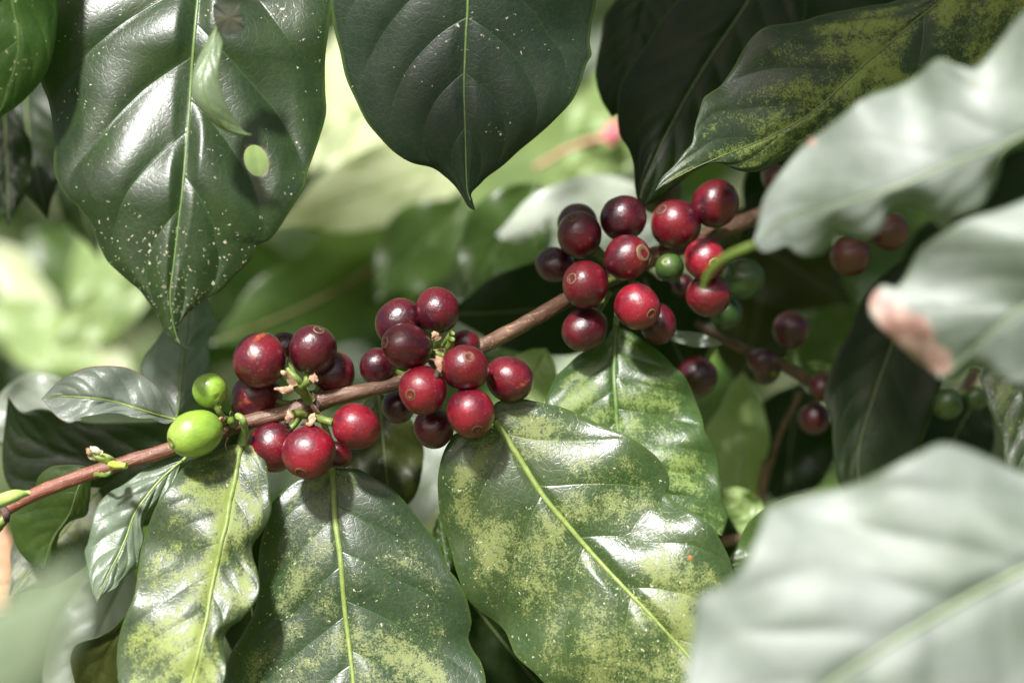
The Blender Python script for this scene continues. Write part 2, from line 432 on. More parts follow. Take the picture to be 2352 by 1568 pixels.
# unseen leaves added above the view, towards the sun, to cast the dapple
it = []
def shade(px, py, mm, rpx, dist=.38, n=3, sp=.6):
    c0 = P(px, py, mm)+SUN*dist
    r = rpx*PXM
    for q in range(n):
        o = Vector((random.uniform(-1, 1), random.uniform(-1, 1), random.uniform(-1, 1)))*r*sp if n > 1 else Vector((0, 0, 0))
        o -= SUN*o.dot(SUN)
        nrm = SUN+Vector((random.uniform(-.25, .25), random.uniform(-.25, .25), random.uniform(-.25, .25)))
        d = Vector((random.uniform(-1, 1), random.uniform(-1, 1), random.uniform(-1, .3)))
        it.append((c0+o, r*2.4, r*.75, d, nrm))
SHADES = [
 # big hanging leaves at the top
 (1080, -120, -15, 420, .30, 5, .7), (960, 60, -15, 200, .38, 3, .6), (1040, 300, -10, 130, .38, 3, .6), (1260, 150, -10, 110, .38, 2, .5), (740, 680, 160, 150, .5, 5, .8), (1250, 260, -15, 90, .4, 2, .5), (900, 260, -15, 90, .4, 1, .5),
 (680, 160, -15, 70, .36, 2, .4), (160, 60, -15, 70, .36, 1, .4),
 # dark upper right behind
 (1600, 100, 80, 420, .42, 7, .9), (1500, 350, 90, 260, .46, 4, .7), (2150, 60, 40, 330, .40, 6, .9), (1900, 40, 20, 170, .40, 3, .6),
 (1750, 420, 110, 200, .50, 3, .6),
 # upper far cherry cluster, partly
 (1380, 520, 25, 130, .45, 3, .5), (1560, 480, 25, 130, .46, 3, .5), (1270, 610, 30, 70, .47, 1, .3), (1640, 700, 30, 60, .50, 1, .3), (1340, 650, 18, 40, .44, 1, .3),
 # right-middle hollow
 (700, 650, 220, 170, .55, 7, .8), (900, 640, 240, 110, .55, 4, .7), (1780, 560, 150, 160, .55, 5, .8), (2060, 720, 110, 200, .55, 7, .8), (1560, 200, 70, 200, .5, 5, .8), (1820, 780, 80, 110, .56, 4, .7),
 (100, 280, -10, 60, .36, 2, .5), (700, 250, -10, 60, .40, 2, .5),
 (2200, 920, 60, 90, .6, 3, .5), (2030, 850, 80, 190, .50, 8, .8), (2000, 1000, 70, 120, .6, 5, .7), (1640, 100, 70, 260, .5, 4, .7), (1980, 560, 60, 110, .5, 3, .6), (1850, 850, 80, 120, .56, 3, .6),
 (1800, 700, 120, 300, .55, 7, .9), (2050, 800, 120, 360, .55, 8, 1.0), (1900, 1000, 130, 300, .62, 7, .9), (2250, 950, 100, 300, .6, 6, .9),
 (1560, 800, 90, 170, .55, 3, .6), (1250, 700, 130, 190, .55, 4, .7), (2200, 1150, 120, 260, .65, 4, .8), (1650, 1000, 120, 120, .6, 2, .5),
 (2100, 560, 120, 260, .5, 5, .9),
 # left
 (60, 350, 80, 150, .45, 3, .7), (280, 1020, 60, 230, .58, 4, .8), (100, 1180, 60, 110, .6, 2, .5),
 (680, 640, 120, 230, .48, 4, .8), (930, 620, 110, 180, .50, 3, .7), (880, 1080, 60, 110, .58, 3, .6), (1170, 1450, 60, 140, .65, 3, .6),
 (640, 1380, 5, 110, .62, 2, .6), (700, 1200, 5, 70, .62, 1, .4),
]
for sh in SHADES: shade(*sh)
NSH = len(it)
for i in range(400):       # the rest of the bush around and above
    x = random.uniform(-.9, .9); y = random.uniform(-.55, .5); z = random.uniform(1.62, 2.3)
    if abs(x) < .42 and -.5 < y < .1: continue
    it.append(rleaf(Vector((x, y, z))))
LIT = [(950, 300, 350, 200), (1250, 300, 350, 220), (1300, 540, 160, 150), (800, 450, 300, 160), (200, 620, 420, 260), (60, 760, 380, 160), (330, 850, 300, 120), (590, 370, 120, 60), (480, 995, -5, 70), (320, 1150, -5, 90), (500, 160, -60, 60), (1600, 320, 0, 80), (1720, 260, 5, 60), (1130, 70, -12, 55),
       (1695, 1050, 98, 100), (420, 800, 50, 80), (1000, 1150, 230, 60), (400, 300, -10, 300), (600, 500, -10, 90)]
def clear_of_sun(c, L):
    for (px, py, mm, r) in LIT:
        v = c-P(px, py, mm); v -= SUN*v.dot(SUN)
        if v.length < r*PXM*(FOC+mm/1000)/FOC+L*.42: return False
    return True
nsh = len(it)
it = [q for i, q in enumerate(it) if clear_of_sun(q[0], q[1]*(1 if i >= NSH else .6))]
scatter('unseen_shade_canopy', [far_g, far_d], it)

# ------------------------------------------------------------------ background leaves
dk = leaf_mat('shade_leaf', g1=(.008, .020, .004), g2=(.013, .030, .006), spec=.18, rough=.42, trans=.12, tc=(.08, .2, .02), vein=(.04, .09, .02))  # deep shade of the hollow put into a darkened leaf green
dk2 = leaf_mat('shade_leaf_brownish', spec=.25, g1=(.03, .045, .010), g2=(.045, .065, .014), rough=.45, trans=.12, tc=(.1, .18, .02), vein=(.06, .09, .02))  # brownish copy, shade again put into its colour
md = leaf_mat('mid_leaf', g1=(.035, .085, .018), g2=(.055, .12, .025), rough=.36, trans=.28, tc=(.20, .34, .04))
lt = leaf_mat('light_leaf', g1=(.24, .46, .12), g2=(.34, .58, .18), rough=.42, trans=.35, tc=(.45, .62, .12), dust_sheen=.25)  # sunlit copy: brightness of the sun put into the green
ltd = leaf_mat('dusty_sheen_leaf', g1=(.16, .25, .13), g2=(.22, .32, .18), rough=.35, trans=.25, tc=(.35, .5, .2), dust_sheen=.9)  # greyish white colour also carries the shine of the leaf
yel = leaf_mat('sunlit_pale_leaf', g1=(.58, .85, .45), g2=(.72, .95, .6), rough=.42, trans=.4, tc=(.6, .7, .15), dust_sheen=.35)  # strong sunlight painted in as a very pale leaf colour
GB = 'out of focus leaves behind the branch'
def bgl(mat, b, t, wdt, dep, label, **kw):
    kw.setdefault('midmat', MID_D if mat in (dk, dk2) else MID_G); kw.setdefault('wave', (3, 2.5, 1)); kw.setdefault('quilt', .4)
    return aleaf(mat, b, t, wdt, dep, label, group=GB, **kw)
# bright leaves behind the middle
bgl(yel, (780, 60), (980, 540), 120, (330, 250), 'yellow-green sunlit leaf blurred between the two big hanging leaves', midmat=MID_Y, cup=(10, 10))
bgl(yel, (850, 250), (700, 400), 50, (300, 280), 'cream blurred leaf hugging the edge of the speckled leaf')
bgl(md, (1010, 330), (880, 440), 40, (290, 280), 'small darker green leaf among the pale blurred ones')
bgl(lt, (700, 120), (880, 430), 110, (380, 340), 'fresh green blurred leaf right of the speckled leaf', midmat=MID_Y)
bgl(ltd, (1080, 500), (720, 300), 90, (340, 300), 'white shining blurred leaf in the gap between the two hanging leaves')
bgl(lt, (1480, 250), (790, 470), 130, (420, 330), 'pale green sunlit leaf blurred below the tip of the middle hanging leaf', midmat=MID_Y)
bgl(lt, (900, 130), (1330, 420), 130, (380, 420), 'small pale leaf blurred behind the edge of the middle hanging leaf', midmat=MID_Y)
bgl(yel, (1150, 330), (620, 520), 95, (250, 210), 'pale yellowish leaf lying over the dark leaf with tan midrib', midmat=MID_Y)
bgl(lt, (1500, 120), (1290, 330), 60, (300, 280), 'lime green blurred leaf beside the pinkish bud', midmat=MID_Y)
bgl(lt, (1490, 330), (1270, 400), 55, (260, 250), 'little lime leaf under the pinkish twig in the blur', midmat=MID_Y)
bgl(leaf_mat('bluish_leaf', g1=(.45, .65, .48), g2=(.55, .75, .6), dust_sheen=.8, rough=.3, spec=.8), (1560, 490), (1110, 560), 120, (170, 135), 'bluish white shiny leaf behind the upper cherry cluster', cup=(4, 4), buckle=2)  # sky sheen put into the bluish white leaf colour
bgl(md, (1240, 420), (1060, 690), 95, (150, 120), 'mid green leaf hanging just left of the bluish white one')
bgl(lt, (960, 430), (890, 760), 80, (280, 260), 'soft green leaf in the gap above the two dark top cherries')
L1 = [(480, 790), (540, 700), (590, 600), (650, 545), (720, 512), (800, 502), (870, 510), (960, 525)]
bgl(md, (1010, 500), (470, 790), 125, (260, 210), 'broad dark green leaf with a tan midrib beyond the left cherries', bend=-.06, wav=.07,
    midmat=simple_mat('midrib_tan', (.10, .10, .035), (.14, .13, .05), 300, .5, .2), midw=30, midend=.96)
bgl(md, (1080, 470), (860, 690), 95, (240, 210), 'green leaf with a lit stripe behind the top of the middle cherries', bend=.04)
bgl(dk, (1520, 640), (1010, 720), 115, (110, 85), 'very dark leaf behind the bare stretch of branch', bend=-.05)
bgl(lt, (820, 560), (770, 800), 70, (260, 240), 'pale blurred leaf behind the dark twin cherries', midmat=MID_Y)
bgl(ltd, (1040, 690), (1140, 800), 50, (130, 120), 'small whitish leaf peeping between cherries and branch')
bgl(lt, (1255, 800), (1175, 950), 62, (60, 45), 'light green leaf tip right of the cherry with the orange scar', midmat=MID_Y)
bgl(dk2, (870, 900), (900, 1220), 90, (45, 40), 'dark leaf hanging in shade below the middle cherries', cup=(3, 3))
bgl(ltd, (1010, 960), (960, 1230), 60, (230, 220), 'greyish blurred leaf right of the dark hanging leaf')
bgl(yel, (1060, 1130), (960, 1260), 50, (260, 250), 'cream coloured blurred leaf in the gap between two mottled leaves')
bgl(md, (1010, 1180), (1030, 1330), 26, (40, 30), 'sliver of green leaf tucked behind the two mottled leaves')
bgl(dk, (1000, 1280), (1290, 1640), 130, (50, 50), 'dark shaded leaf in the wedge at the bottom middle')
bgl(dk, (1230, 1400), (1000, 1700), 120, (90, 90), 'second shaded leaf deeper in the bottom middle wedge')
# left background
bgl(lt, (560, 250), (600, 460), 60, (130, 100), 'green leaf glimpsed through the oval hole of the speckled leaf')
bgl(dk, (60, 120), (110, 500), 85, (120, 90), 'dark leaf in shade under the far left glossy leaf', bend=.05)
bgl(dk, (10, 230), (20, 520), 60, (80, 70), 'narrow dark leaf at the left border below the glossy one')
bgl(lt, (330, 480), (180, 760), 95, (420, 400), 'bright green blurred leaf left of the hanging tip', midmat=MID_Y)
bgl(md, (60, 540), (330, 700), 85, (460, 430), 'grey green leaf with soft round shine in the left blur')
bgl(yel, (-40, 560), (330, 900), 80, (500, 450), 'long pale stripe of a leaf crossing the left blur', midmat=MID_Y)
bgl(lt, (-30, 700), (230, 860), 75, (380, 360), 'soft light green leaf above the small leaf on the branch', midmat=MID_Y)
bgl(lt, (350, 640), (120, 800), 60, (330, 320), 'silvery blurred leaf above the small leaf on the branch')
bgl(ltd, (190, 900), (-40, 1010), 95, (90, 80), 'pale grey leaf behind the pointed end of the small leaf')
bgl(md, (420, 500), (470, 690), 80, (330, 320), 'green blurred leaf right behind the speckled hanging leaf')
bgl(dk, (120, 240), (230, 600), 60, (200, 200), 'dark leaf far back between the far left leaf and the speckled one')
leaf(leaf_mat('glossy_bg_leaf', g1=(.05, .10, .05), g2=(.08, .14, .07), dust_sheen=.5, rough=.3, trans=.25),
     [(405, 960), (412, 920), (420, 850), (428, 780), (440, 690), (450, 630)],
     [(405, 960), (370, 930), (330, 880), (325, 830), (360, 780), (400, 720), (435, 650), (450, 630)],
     [(405, 960), (440, 930), (470, 880), (482, 820), (480, 780), (503, 745), (490, 725), (470, 670), (450, 630)],
     (30, 55), 'pale glossy leaf with straight pale midrib behind the green cherries', cup=(4, 4), midmat=MID_G, midw=7, quilt=.4, grid=(80, 40), group=GB)
leaf(dk, [(560, 960), (480, 1030), (330, 1060), (180, 1050), (60, 1000), (18, 910)],
     [(560, 960), (480, 940), (400, 960), (320, 968), (200, 970), (102, 938), (50, 945), (18, 910)],
     [(560, 960), (520, 1090), (420, 1180), (250, 1220), (110, 1190), (30, 1130), (5, 1060), (18, 910)],
     (35, 45), 'blackish green leaf in deep shade behind the left end of the branch', quilt=.6, midmat=None, grid=(80, 40), group=GB, wave=(2, 2, 0))
leaf(md, [(205, 1075), (180, 1120), (160, 1180), (120, 1240), (100, 1306)],
     [(205, 1075), (191, 1068), (144, 1067), (113, 1073), (88, 1095), (80, 1120), (60, 1140), (27, 1180), (22, 1200), (30, 1235), (44, 1265), (68, 1292), (100, 1306)],
     [(205, 1075), (209, 1100), (206, 1150), (198, 1183), (164, 1196), (140, 1220), (130, 1255), (126, 1292), (100, 1306)],
     (14, 22), 'dark green leaf hanging under the left end of the branch', quilt=.3, midmat=MID_D, midw=3, grid=(70, 36), cup=(3, 3), group='leaves on the branch')
bgl(leaf_mat('blotched_bg_leaf', g1=(.03, .05, .03), g2=(.05, .07, .045), mot=.8, motc=(.30, .30, .12), dust_sheen=.3, rough=.4, offs=3), (230, 1120), (20, 1370), 90, (40, 30),
    'grey blotched leaf with yellow flecks at the left border')
bgl(ltd, (300, 1290), (110, 1680), 100, (70, 60), 'beige green leaf hanging behind the narrow mottled leaf')
leaf(dk2, [(318, 1370), (270, 1450), (235, 1530), (215, 1640), (230, 1760)],
     [(318, 1370), (304, 1395), (280, 1422), (256, 1446), (222, 1463), (195, 1470), (171, 1483), (161, 1511), (164, 1538), (171, 1568), (185, 1660), (230, 1760)],
     [(318, 1370), (325, 1450), (330, 1550), (310, 1660), (230, 1760)],
     (20, 26), 'dark curled leaf under the narrow mottled leaf at the bottom', quilt=.3, midmat=None, grid=(70, 36), cup=(-4, 3), group=GB)
bgl(dk, (520, 1120), (620, 1600), 90, (30, 45), 'dark leaf in the slit between narrow and broad mottled leaves')
# upper right, in shade
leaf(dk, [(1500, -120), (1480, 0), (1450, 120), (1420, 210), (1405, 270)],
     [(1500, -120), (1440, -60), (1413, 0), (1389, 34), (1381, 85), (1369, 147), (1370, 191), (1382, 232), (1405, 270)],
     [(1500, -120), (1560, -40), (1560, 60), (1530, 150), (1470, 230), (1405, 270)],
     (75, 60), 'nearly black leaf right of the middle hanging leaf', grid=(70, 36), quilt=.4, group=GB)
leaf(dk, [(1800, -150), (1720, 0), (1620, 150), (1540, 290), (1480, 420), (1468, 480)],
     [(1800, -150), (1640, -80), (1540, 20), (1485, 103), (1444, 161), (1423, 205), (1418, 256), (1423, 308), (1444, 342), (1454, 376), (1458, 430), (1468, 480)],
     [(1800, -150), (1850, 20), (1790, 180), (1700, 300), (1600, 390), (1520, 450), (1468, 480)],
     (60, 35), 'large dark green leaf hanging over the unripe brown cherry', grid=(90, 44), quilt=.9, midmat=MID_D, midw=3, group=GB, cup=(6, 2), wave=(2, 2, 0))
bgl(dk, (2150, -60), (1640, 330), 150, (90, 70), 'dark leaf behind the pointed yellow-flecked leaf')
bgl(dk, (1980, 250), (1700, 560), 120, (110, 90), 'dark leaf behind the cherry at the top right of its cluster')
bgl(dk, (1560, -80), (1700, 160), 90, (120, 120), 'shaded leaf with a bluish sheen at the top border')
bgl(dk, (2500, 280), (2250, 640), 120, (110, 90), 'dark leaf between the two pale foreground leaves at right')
# right-middle hollow
bgl(dk, (2330, 480), (2080, 820), 150, (140, 120), 'dark leaf hidden behind the leaf with the withered corner')
leaf(dk, [(2120, 560), (2060, 760), (2010, 900), (1970, 1050), (1990, 1180)],
     [(2120, 560), (2000, 660), (1951, 756), (1917, 824), (1900, 870), (1893, 917), (1910, 961), (1915, 1040), (1930, 1120), (1990, 1180)],
     [(2120, 560), (2180, 720), (2170, 850), (2130, 980), (2070, 1100), (1990, 1180)],
     (78, 60), 'long blackish leaf left of the withered corner', grid=(80, 40), quilt=.2, midmat=MID_D, midw=3, group=GB)
bgl(dk2, (1640, 500), (1960, 700), 110, (150, 150), 'olive green leaf in shade behind the green oval cherry')
bgl(dk, (1480, 640), (1600, 900), 110, (70, 80), 'dark leaf directly behind the bright red cherry pair')
bgl(dk2, (1760, 640), (1700, 900), 100, (170, 170), 'brownish green leaf behind the lone dark cherry')
bgl(md, (1960, 640), (1840, 900), 70, (190, 190), 'dull green leaf right of the lone dark cherry')
bgl(ltd, (1660, 790), (1510, 765), 17, (45, 42), 'narrow shiny leaf edge under the bright cherry pair', midmat=None)
leaf(lt, [(1690, 1260), (1700, 1150), (1710, 1000), (1712, 920), (1706, 852)],
     [(1690, 1260), (1655, 1200), (1650, 1100), (1610, 1010), (1625, 975), (1650, 940), (1675, 890), (1706, 852)],
     [(1690, 1260), (1735, 1220), (1740, 1120), (1768, 1020), (1757, 950), (1740, 900), (1706, 852)],
     (92, 105), 'bright lime green leaf standing upright behind the right mottled leaf', grid=(70, 36), quilt=.3, midmat=MID_Y, group=GB, cup=(5, 8))
bgl(lt, (1760, 1220), (1640, 1120), 50, (75, 75), 'lime leaf piece at the foot of the upright bright leaf', midmat=MID_Y)
bgl(ltd, (1990, 985), (2052, 1062), 18, (90, 90), 'small white leaf glint in the dark hollow', midmat=None, bend=.1)  # lit spot, its brightness painted as a whitish leaf
bgl(lt, (1930, 860), (1850, 830), 14, (80, 80), 'little curled pale leaf beside the half hidden cherry', midmat=None)
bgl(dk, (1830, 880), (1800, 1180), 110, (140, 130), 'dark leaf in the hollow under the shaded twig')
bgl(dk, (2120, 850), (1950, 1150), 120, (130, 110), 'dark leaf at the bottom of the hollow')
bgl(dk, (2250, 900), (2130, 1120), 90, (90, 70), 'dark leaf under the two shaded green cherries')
leaf(leaf_mat('edge_right_leaf', g1=(.02, .045, .012), g2=(.03, .06, .018), mot=.35, motc=(.16, .2, .04), speck=.1, rough=.4, trans=.1),
     [(2330, 780), (2360, 900), (2400, 1050), (2430, 1200)],
     [(2330, 780), (2252, 850), (2266, 910), (2283, 961), (2303, 1000), (2308, 1060), (2330, 1130), (2430, 1200)],
     [(2330, 780), (2440, 860), (2520, 1000), (2500, 1130), (2430, 1200)],
     (40, 30), 'dark flecked leaf at the right border below the withered corner', grid=(70, 40), quilt=.5, group=GB)
bgl(md, (2000, 1250), (1650, 1310), 140, (14, 25), 'dark green leaf edge with a yellow rim under the big foreground leaf', midmat=None, cup=(3, 3))
bgl(dk, (1560, 1150), (1720, 1330), 60, (60, 60), 'dark leaf behind the tips of the two right mottled leaves')

# ------------------------------------------------------------------ the sharp leaves
GA = 'big leaves hanging from above'
leaf(leaf_mat('speckled_leaf', g1=(.016, .040, .014), g2=(.026, .060, .018), speck=.05, speckt=.62, crink=.25, rough=.34, trans=.12, tc=(.12, .3, .02), vein=(.06, .13, .035), N=8, k=.19, k2=.03),
     [(480, -570), (472, -300), (463, -60), (455, 0), (443, 130), (432, 290), (420, 430), (410, 517), (400, 602), (391, 677), (396, 735), (408, 778), (420, 796), (440, 803)],
     [(480, -570), (350, -520), (220, -400), (120, -240), (80, -90), (76, 60), (82, 140), (94, 191), (109, 226), (118, 267), (124, 325), (123, 386), (132, 417), (150, 448), (178, 475), (202, 506), (214, 533), (224, 558), (246, 599), (270, 623), (297, 647), (321, 667), (342, 695), (362, 725), (376, 756), (393, 780), (410, 794), (427, 802), (440, 803)],
     [(480, -570), (600, -470), (690, -350), (750, -200), (768, -60), (762, 17), (755, 68), (747, 137), (747, 205), (749, 260), (735, 314), (721, 355), (706, 396), (701, 427), (684, 455), (661, 492), (646, 517), (632, 537), (615, 554), (593, 563), (581, 589), (561, 613), (533, 640), (506, 669), (468, 691), (441, 712), (422, 732), (410, 753), (408, 772), (418, 790), (440, 803)],
     (14, 1, -13, -22, -25), 'broad dark glossy leaf with white specks and an oval hole', cup=(7, 7), quilt=1.7, buckle=1.8, wave=(1.5, 3.5, .5), N=8, k=.19, k2=.03,
     grid=(300, 130), hole=(588.5, 369, 27, 37, -.35), midmat=MID_G, midw=10, group=GA, seed=1)
leaf(leaf_mat('centre_hanging_leaf', g1=(.014, .034, .020), g2=(.021, .046, .026), speck=.008, speckt=.0, rough=.40, spec=.32, trans=.10, tc=(.08, .2, .02), vein=(.05, .11, .04), N=8, k=.14, k2=.14, voff=.55, vside=0, offs=1),
     [(1085, -520), (1080, -250), (1075, 0), (1071, 68), (1068, 140), (1066, 205), (1069, 308), (1071, 400), (1074, 440), (1083, 465), (1092, 484)],
     [(1085, -520), (950, -440), (850, -330), (775, -180), (757, -50), (764, 50), (781, 120), (794, 178), (818, 232), (842, 280), (870, 314), (904, 349), (945, 374), (993, 386), (1023, 407), (1044, 427), (1061, 451), (1075, 475), (1092, 484)],
     [(1085, -520), (1250, -410), (1340, -250), (1372, -100), (1370, 0), (1360, 51), (1355, 96), (1359, 126), (1348, 147), (1335, 188), (1314, 232), (1270, 280), (1232, 314), (1194, 345), (1157, 379), (1119, 407), (1102, 424), (1083, 444), (1086, 462), (1092, 484)],
     (-6, -10, -13, -13, -10), 'broad dark green leaf hanging in the middle with a sharp drip tip', cup=(7, 6), quilt=.8, buckle=1.6, wave=(1.2, 3, 2), N=8, k=.14, k2=.14, voff=.55, vside=0,
     grid=(260, 120), midmat=MID_G, midw=8, group=GA, seed=2)
leaf(leaf_mat('far_left_leaf', g1=(.035, .10, .02), g2=(.05, .13, .028), speck=.08, rough=.28, trans=.22, vein=(.12, .24, .05), N=7, offs=2),
     [(-10, -420), (10, -200), (28, 0), (40, 60), (43, 110), (35, 150), (20, 200), (5, 245), (-20, 285)],
     [(-10, -420), (-180, -250), (-220, -50), (-200, 100), (-120, 220), (-60, 270), (-20, 285)],
     [(-10, -420), (90, -250), (128, -100), (134, 0), (131, 60), (122, 120), (105, 170), (80, 205), (50, 235), (20, 258), (-5, 272), (-20, 285)],
     (-30, -34, -30, -26), 'bright green glossy leaf cut by the left border', cup=(2, 8), quilt=.8, wave=(1, 2, 1), N=7, grid=(120, 60), midmat=MID_G, midw=5, group=GA, seed=3)
leaf(leaf_mat('flecked_pointed_leaf', g1=(.022, .05, .025), g2=(.034, .068, .032), mot=.60, mw=.26, motc=(.30, .37, .09), motsc=42, rough=.40, spec=.32, trans=.10, vein=(.07, .12, .04), N=9, k=.16, offs=5, motmid=.1),
     [(2500, -280), (2400, -180), (2250, -75), (2163, 0), (2108, 44), (2044, 99), (1968, 164), (1876, 250), (1787, 305), (1719, 335), (1650, 362), (1570, 398), (1504, 439)],
     [(2500, -280), (2350, -180), (2200, -70), (2061, 0), (1992, 14), (1890, 34), (1838, 50), (1767, 60), (1739, 75), (1712, 106), (1685, 154), (1657, 195), (1633, 212), (1616, 226), (1605, 260), (1596, 290), (1589, 328), (1572, 349), (1548, 380), (1520, 408), (1504, 439)],
     [(2500, -280), (2520, -90), (2420, 60), (2250, 200), (2100, 280), (1950, 330), (1860, 345), (1794, 371), (1760, 390), (1726, 396), (1692, 391), (1657, 376), (1627, 378), (1582, 402), (1540, 420), (1504, 439)],
     (30, 20, 8, -4), 'pointed dark leaf with yellow flecks in the upper right', cup=(4, 5), quilt=.8, wave=(1.5, 4, 1), N=9, k=.16, grid=(220, 100), midmat=MID_D, midw=5, group=GA, seed=4)

GL = 'leaves on the branch'
leaf(leaf_mat('small_branch_leaf', g1=(.05, .10, .05), g2=(.07, .13, .06), dust_sheen=.55, rough=.36, trans=.15, speck=.05, vein=(.09, .15, .06), N=8, k=.16, offs=6, edge=(.25, .08, .03)),  # silvery sheen of this leaf put into its pale colour
     [(404, 963), (393, 961), (355, 951), (308, 936), (267, 924), (219, 915), (171, 911), (130, 910), (95, 917)],
     [(404, 963), (386, 973), (369, 971), (349, 961), (321, 961), (294, 956), (260, 949), (219, 953), (185, 961), (164, 972), (147, 968), (126, 953), (109, 930), (95, 917)],
     [(404, 963), (396, 941), (383, 917), (359, 886), (328, 862), (294, 845), (260, 840), (219, 841), (185, 848), (144, 869), (116, 893), (95, 917)],
     (2, -6, -10, -6), 'small oval leaf standing on the branch left of the green cherries', cup=(-3, 4), quilt=.45, wave=(1, 3, 1), N=8, k=.16, grid=(130, 70), midmat=MID_Y, midw=6,
     petiole=([(404, 963, 1.6), (418, 972, 2), (430, 990, 4)], (4, 4.5)), group=GL, seed=5)
leaf(leaf_mat('small_hanging_leaf', g1=(.06, .13, .05), g2=(.08, .17, .06), dust_sheen=.3, rough=.36, trans=.2, speck=.05, vein=(.10, .19, .06), N=8, k=.2, offs=7),  # part of the sheen is painted in as a paler colour
     [(420, 1057), (403, 1070), (369, 1101), (335, 1142), (308, 1183), (291, 1231), (273, 1272), (255, 1306), (239, 1340), (223, 1382)],
     [(420, 1057), (400, 1054), (376, 1058), (342, 1070), (308, 1094), (280, 1114), (253, 1128), (229, 1152), (215, 1179), (208, 1214), (202, 1244), (194, 1265), (198, 1289), (205, 1323), (212, 1357), (223, 1382)],
     [(420, 1057), (414, 1077), (407, 1097), (386, 1131), (362, 1159), (338, 1183), (328, 1210), (330, 1237), (321, 1272), (318, 1299), (297, 1316), (277, 1333), (270, 1347), (253, 1357), (236, 1367), (223, 1382)],
     (2, -4, -12), 'small green leaf hanging left of the narrow mottled leaf', cup=(3, 1), quilt=.6, wave=(1.4, 3, 0), N=8, grid=(140, 70), midmat=MID_Y, midw=6,
     petiole=([(420, 1057, 1.7), (428, 1048, 2), (436, 1036, 3)], (4, 4.5)), group=GL, seed=6)
leaf(leaf_mat('narrow_mottled_leaf', g1=(.045, .09, .05), g2=(.07, .12, .065), mot=.68, motc=(.38, .45, .12), motsc=50, rough=.33, trans=.18, speck=.05, vein=(.20, .27, .09), N=10, k=.14, offs=8, motmid=.25, tc=(.3, .45, .05), rust=.02),
     [(557, 1018), (547, 1053), (540, 1101), (528, 1152), (520, 1203), (509, 1244), (496, 1306), (485, 1357), (475, 1419), (461, 1477), (448, 1531), (438, 1568), (432, 1650), (430, 1780)],
     [(557, 1018), (533, 1021), (506, 1030), (472, 1043), (444, 1056), (414, 1080), (393, 1111), (373, 1138), (355, 1169), (342, 1203), (332, 1234), (323, 1268), (318, 1306), (313, 1340), (306, 1374), (291, 1408), (280, 1436), (272, 1470), (268, 1511), (270, 1545), (273, 1568), (300, 1640), (360, 1720), (430, 1780)],
     [(557, 1018), (574, 1018), (595, 1030), (608, 1053), (617, 1091), (620, 1135), (624, 1169), (615, 1200), (598, 1227), (581, 1251), (581, 1278), (590, 1306), (596, 1340), (593, 1367), (578, 1395), (554, 1422), (530, 1439), (516, 1460), (513, 1487), (518, 1511), (520, 1538), (513, 1568), (480, 1640), (455, 1720), (430, 1780)],
     (0, -14, -26, -34), 'narrow wavy mottled leaf hanging from the green stalk', cup=(5, 2), quilt=.45, wave=(3, 3.5, 0), N=10, k=.14, grid=(240, 100), midmat=MID_Y, midw=13,
     petiole=([(557, 1022, -.3), (560, 1000, -1), (562, 980, -3), (556, 962, -5), (546, 955, -3)], (9, 8)), group=GL, seed=7)
leaf(leaf_mat('broad_mottled_leaf', g1=(.026, .062, .028), g2=(.038, .082, .038), mot=.45, motc=(.32, .36, .14), motsc=48, rough=.35, trans=.12, speck=.08, vein=(.08, .20, .05), N=8, k=.17, voff=.0, vside=.3, offs=9, rust=.02),
     [(762, 1072), (766, 1118), (769, 1186), (774, 1224), (781, 1272), (788, 1357), (795, 1425), (803, 1487), (812, 1568), (825, 1700), (850, 1980)],
     [(762, 1072), (735, 1085), (705, 1092), (677, 1104), (656, 1121), (636, 1142), (622, 1160), (612, 1200), (596, 1260), (592, 1330), (585, 1400), (560, 1450), (530, 1500), (515, 1568), (512, 1650), (560, 1800), (700, 1910), (850, 1980)],
     [(762, 1072), (781, 1075), (818, 1075), (846, 1089), (887, 1113), (918, 1138), (952, 1179), (976, 1210), (1000, 1237), (1017, 1272), (1027, 1302), (1047, 1326), (1065, 1357), (1075, 1384), (1083, 1425), (1080, 1443), (1076, 1466), (1088, 1494), (1102, 1514), (1111, 1538), (1116, 1568), (1120, 1650), (1080, 1780), (980, 1900), (850, 1980)],
     (3, -4, -11, -18), 'broad dark leaf with yellow mottling at the bottom centre', cup=(7, 5), quilt=.8, wave=(2, 4, 1), N=8, k=.17, voff=.0, vside=.3, grid=(240, 120), midmat=MID_Y, midw=15,
     petiole=([(762, 1078, 6), (762, 1060, 5), (760, 1040, 4), (750, 1000, 4)], (7, 7)), group=GL, seed=8)
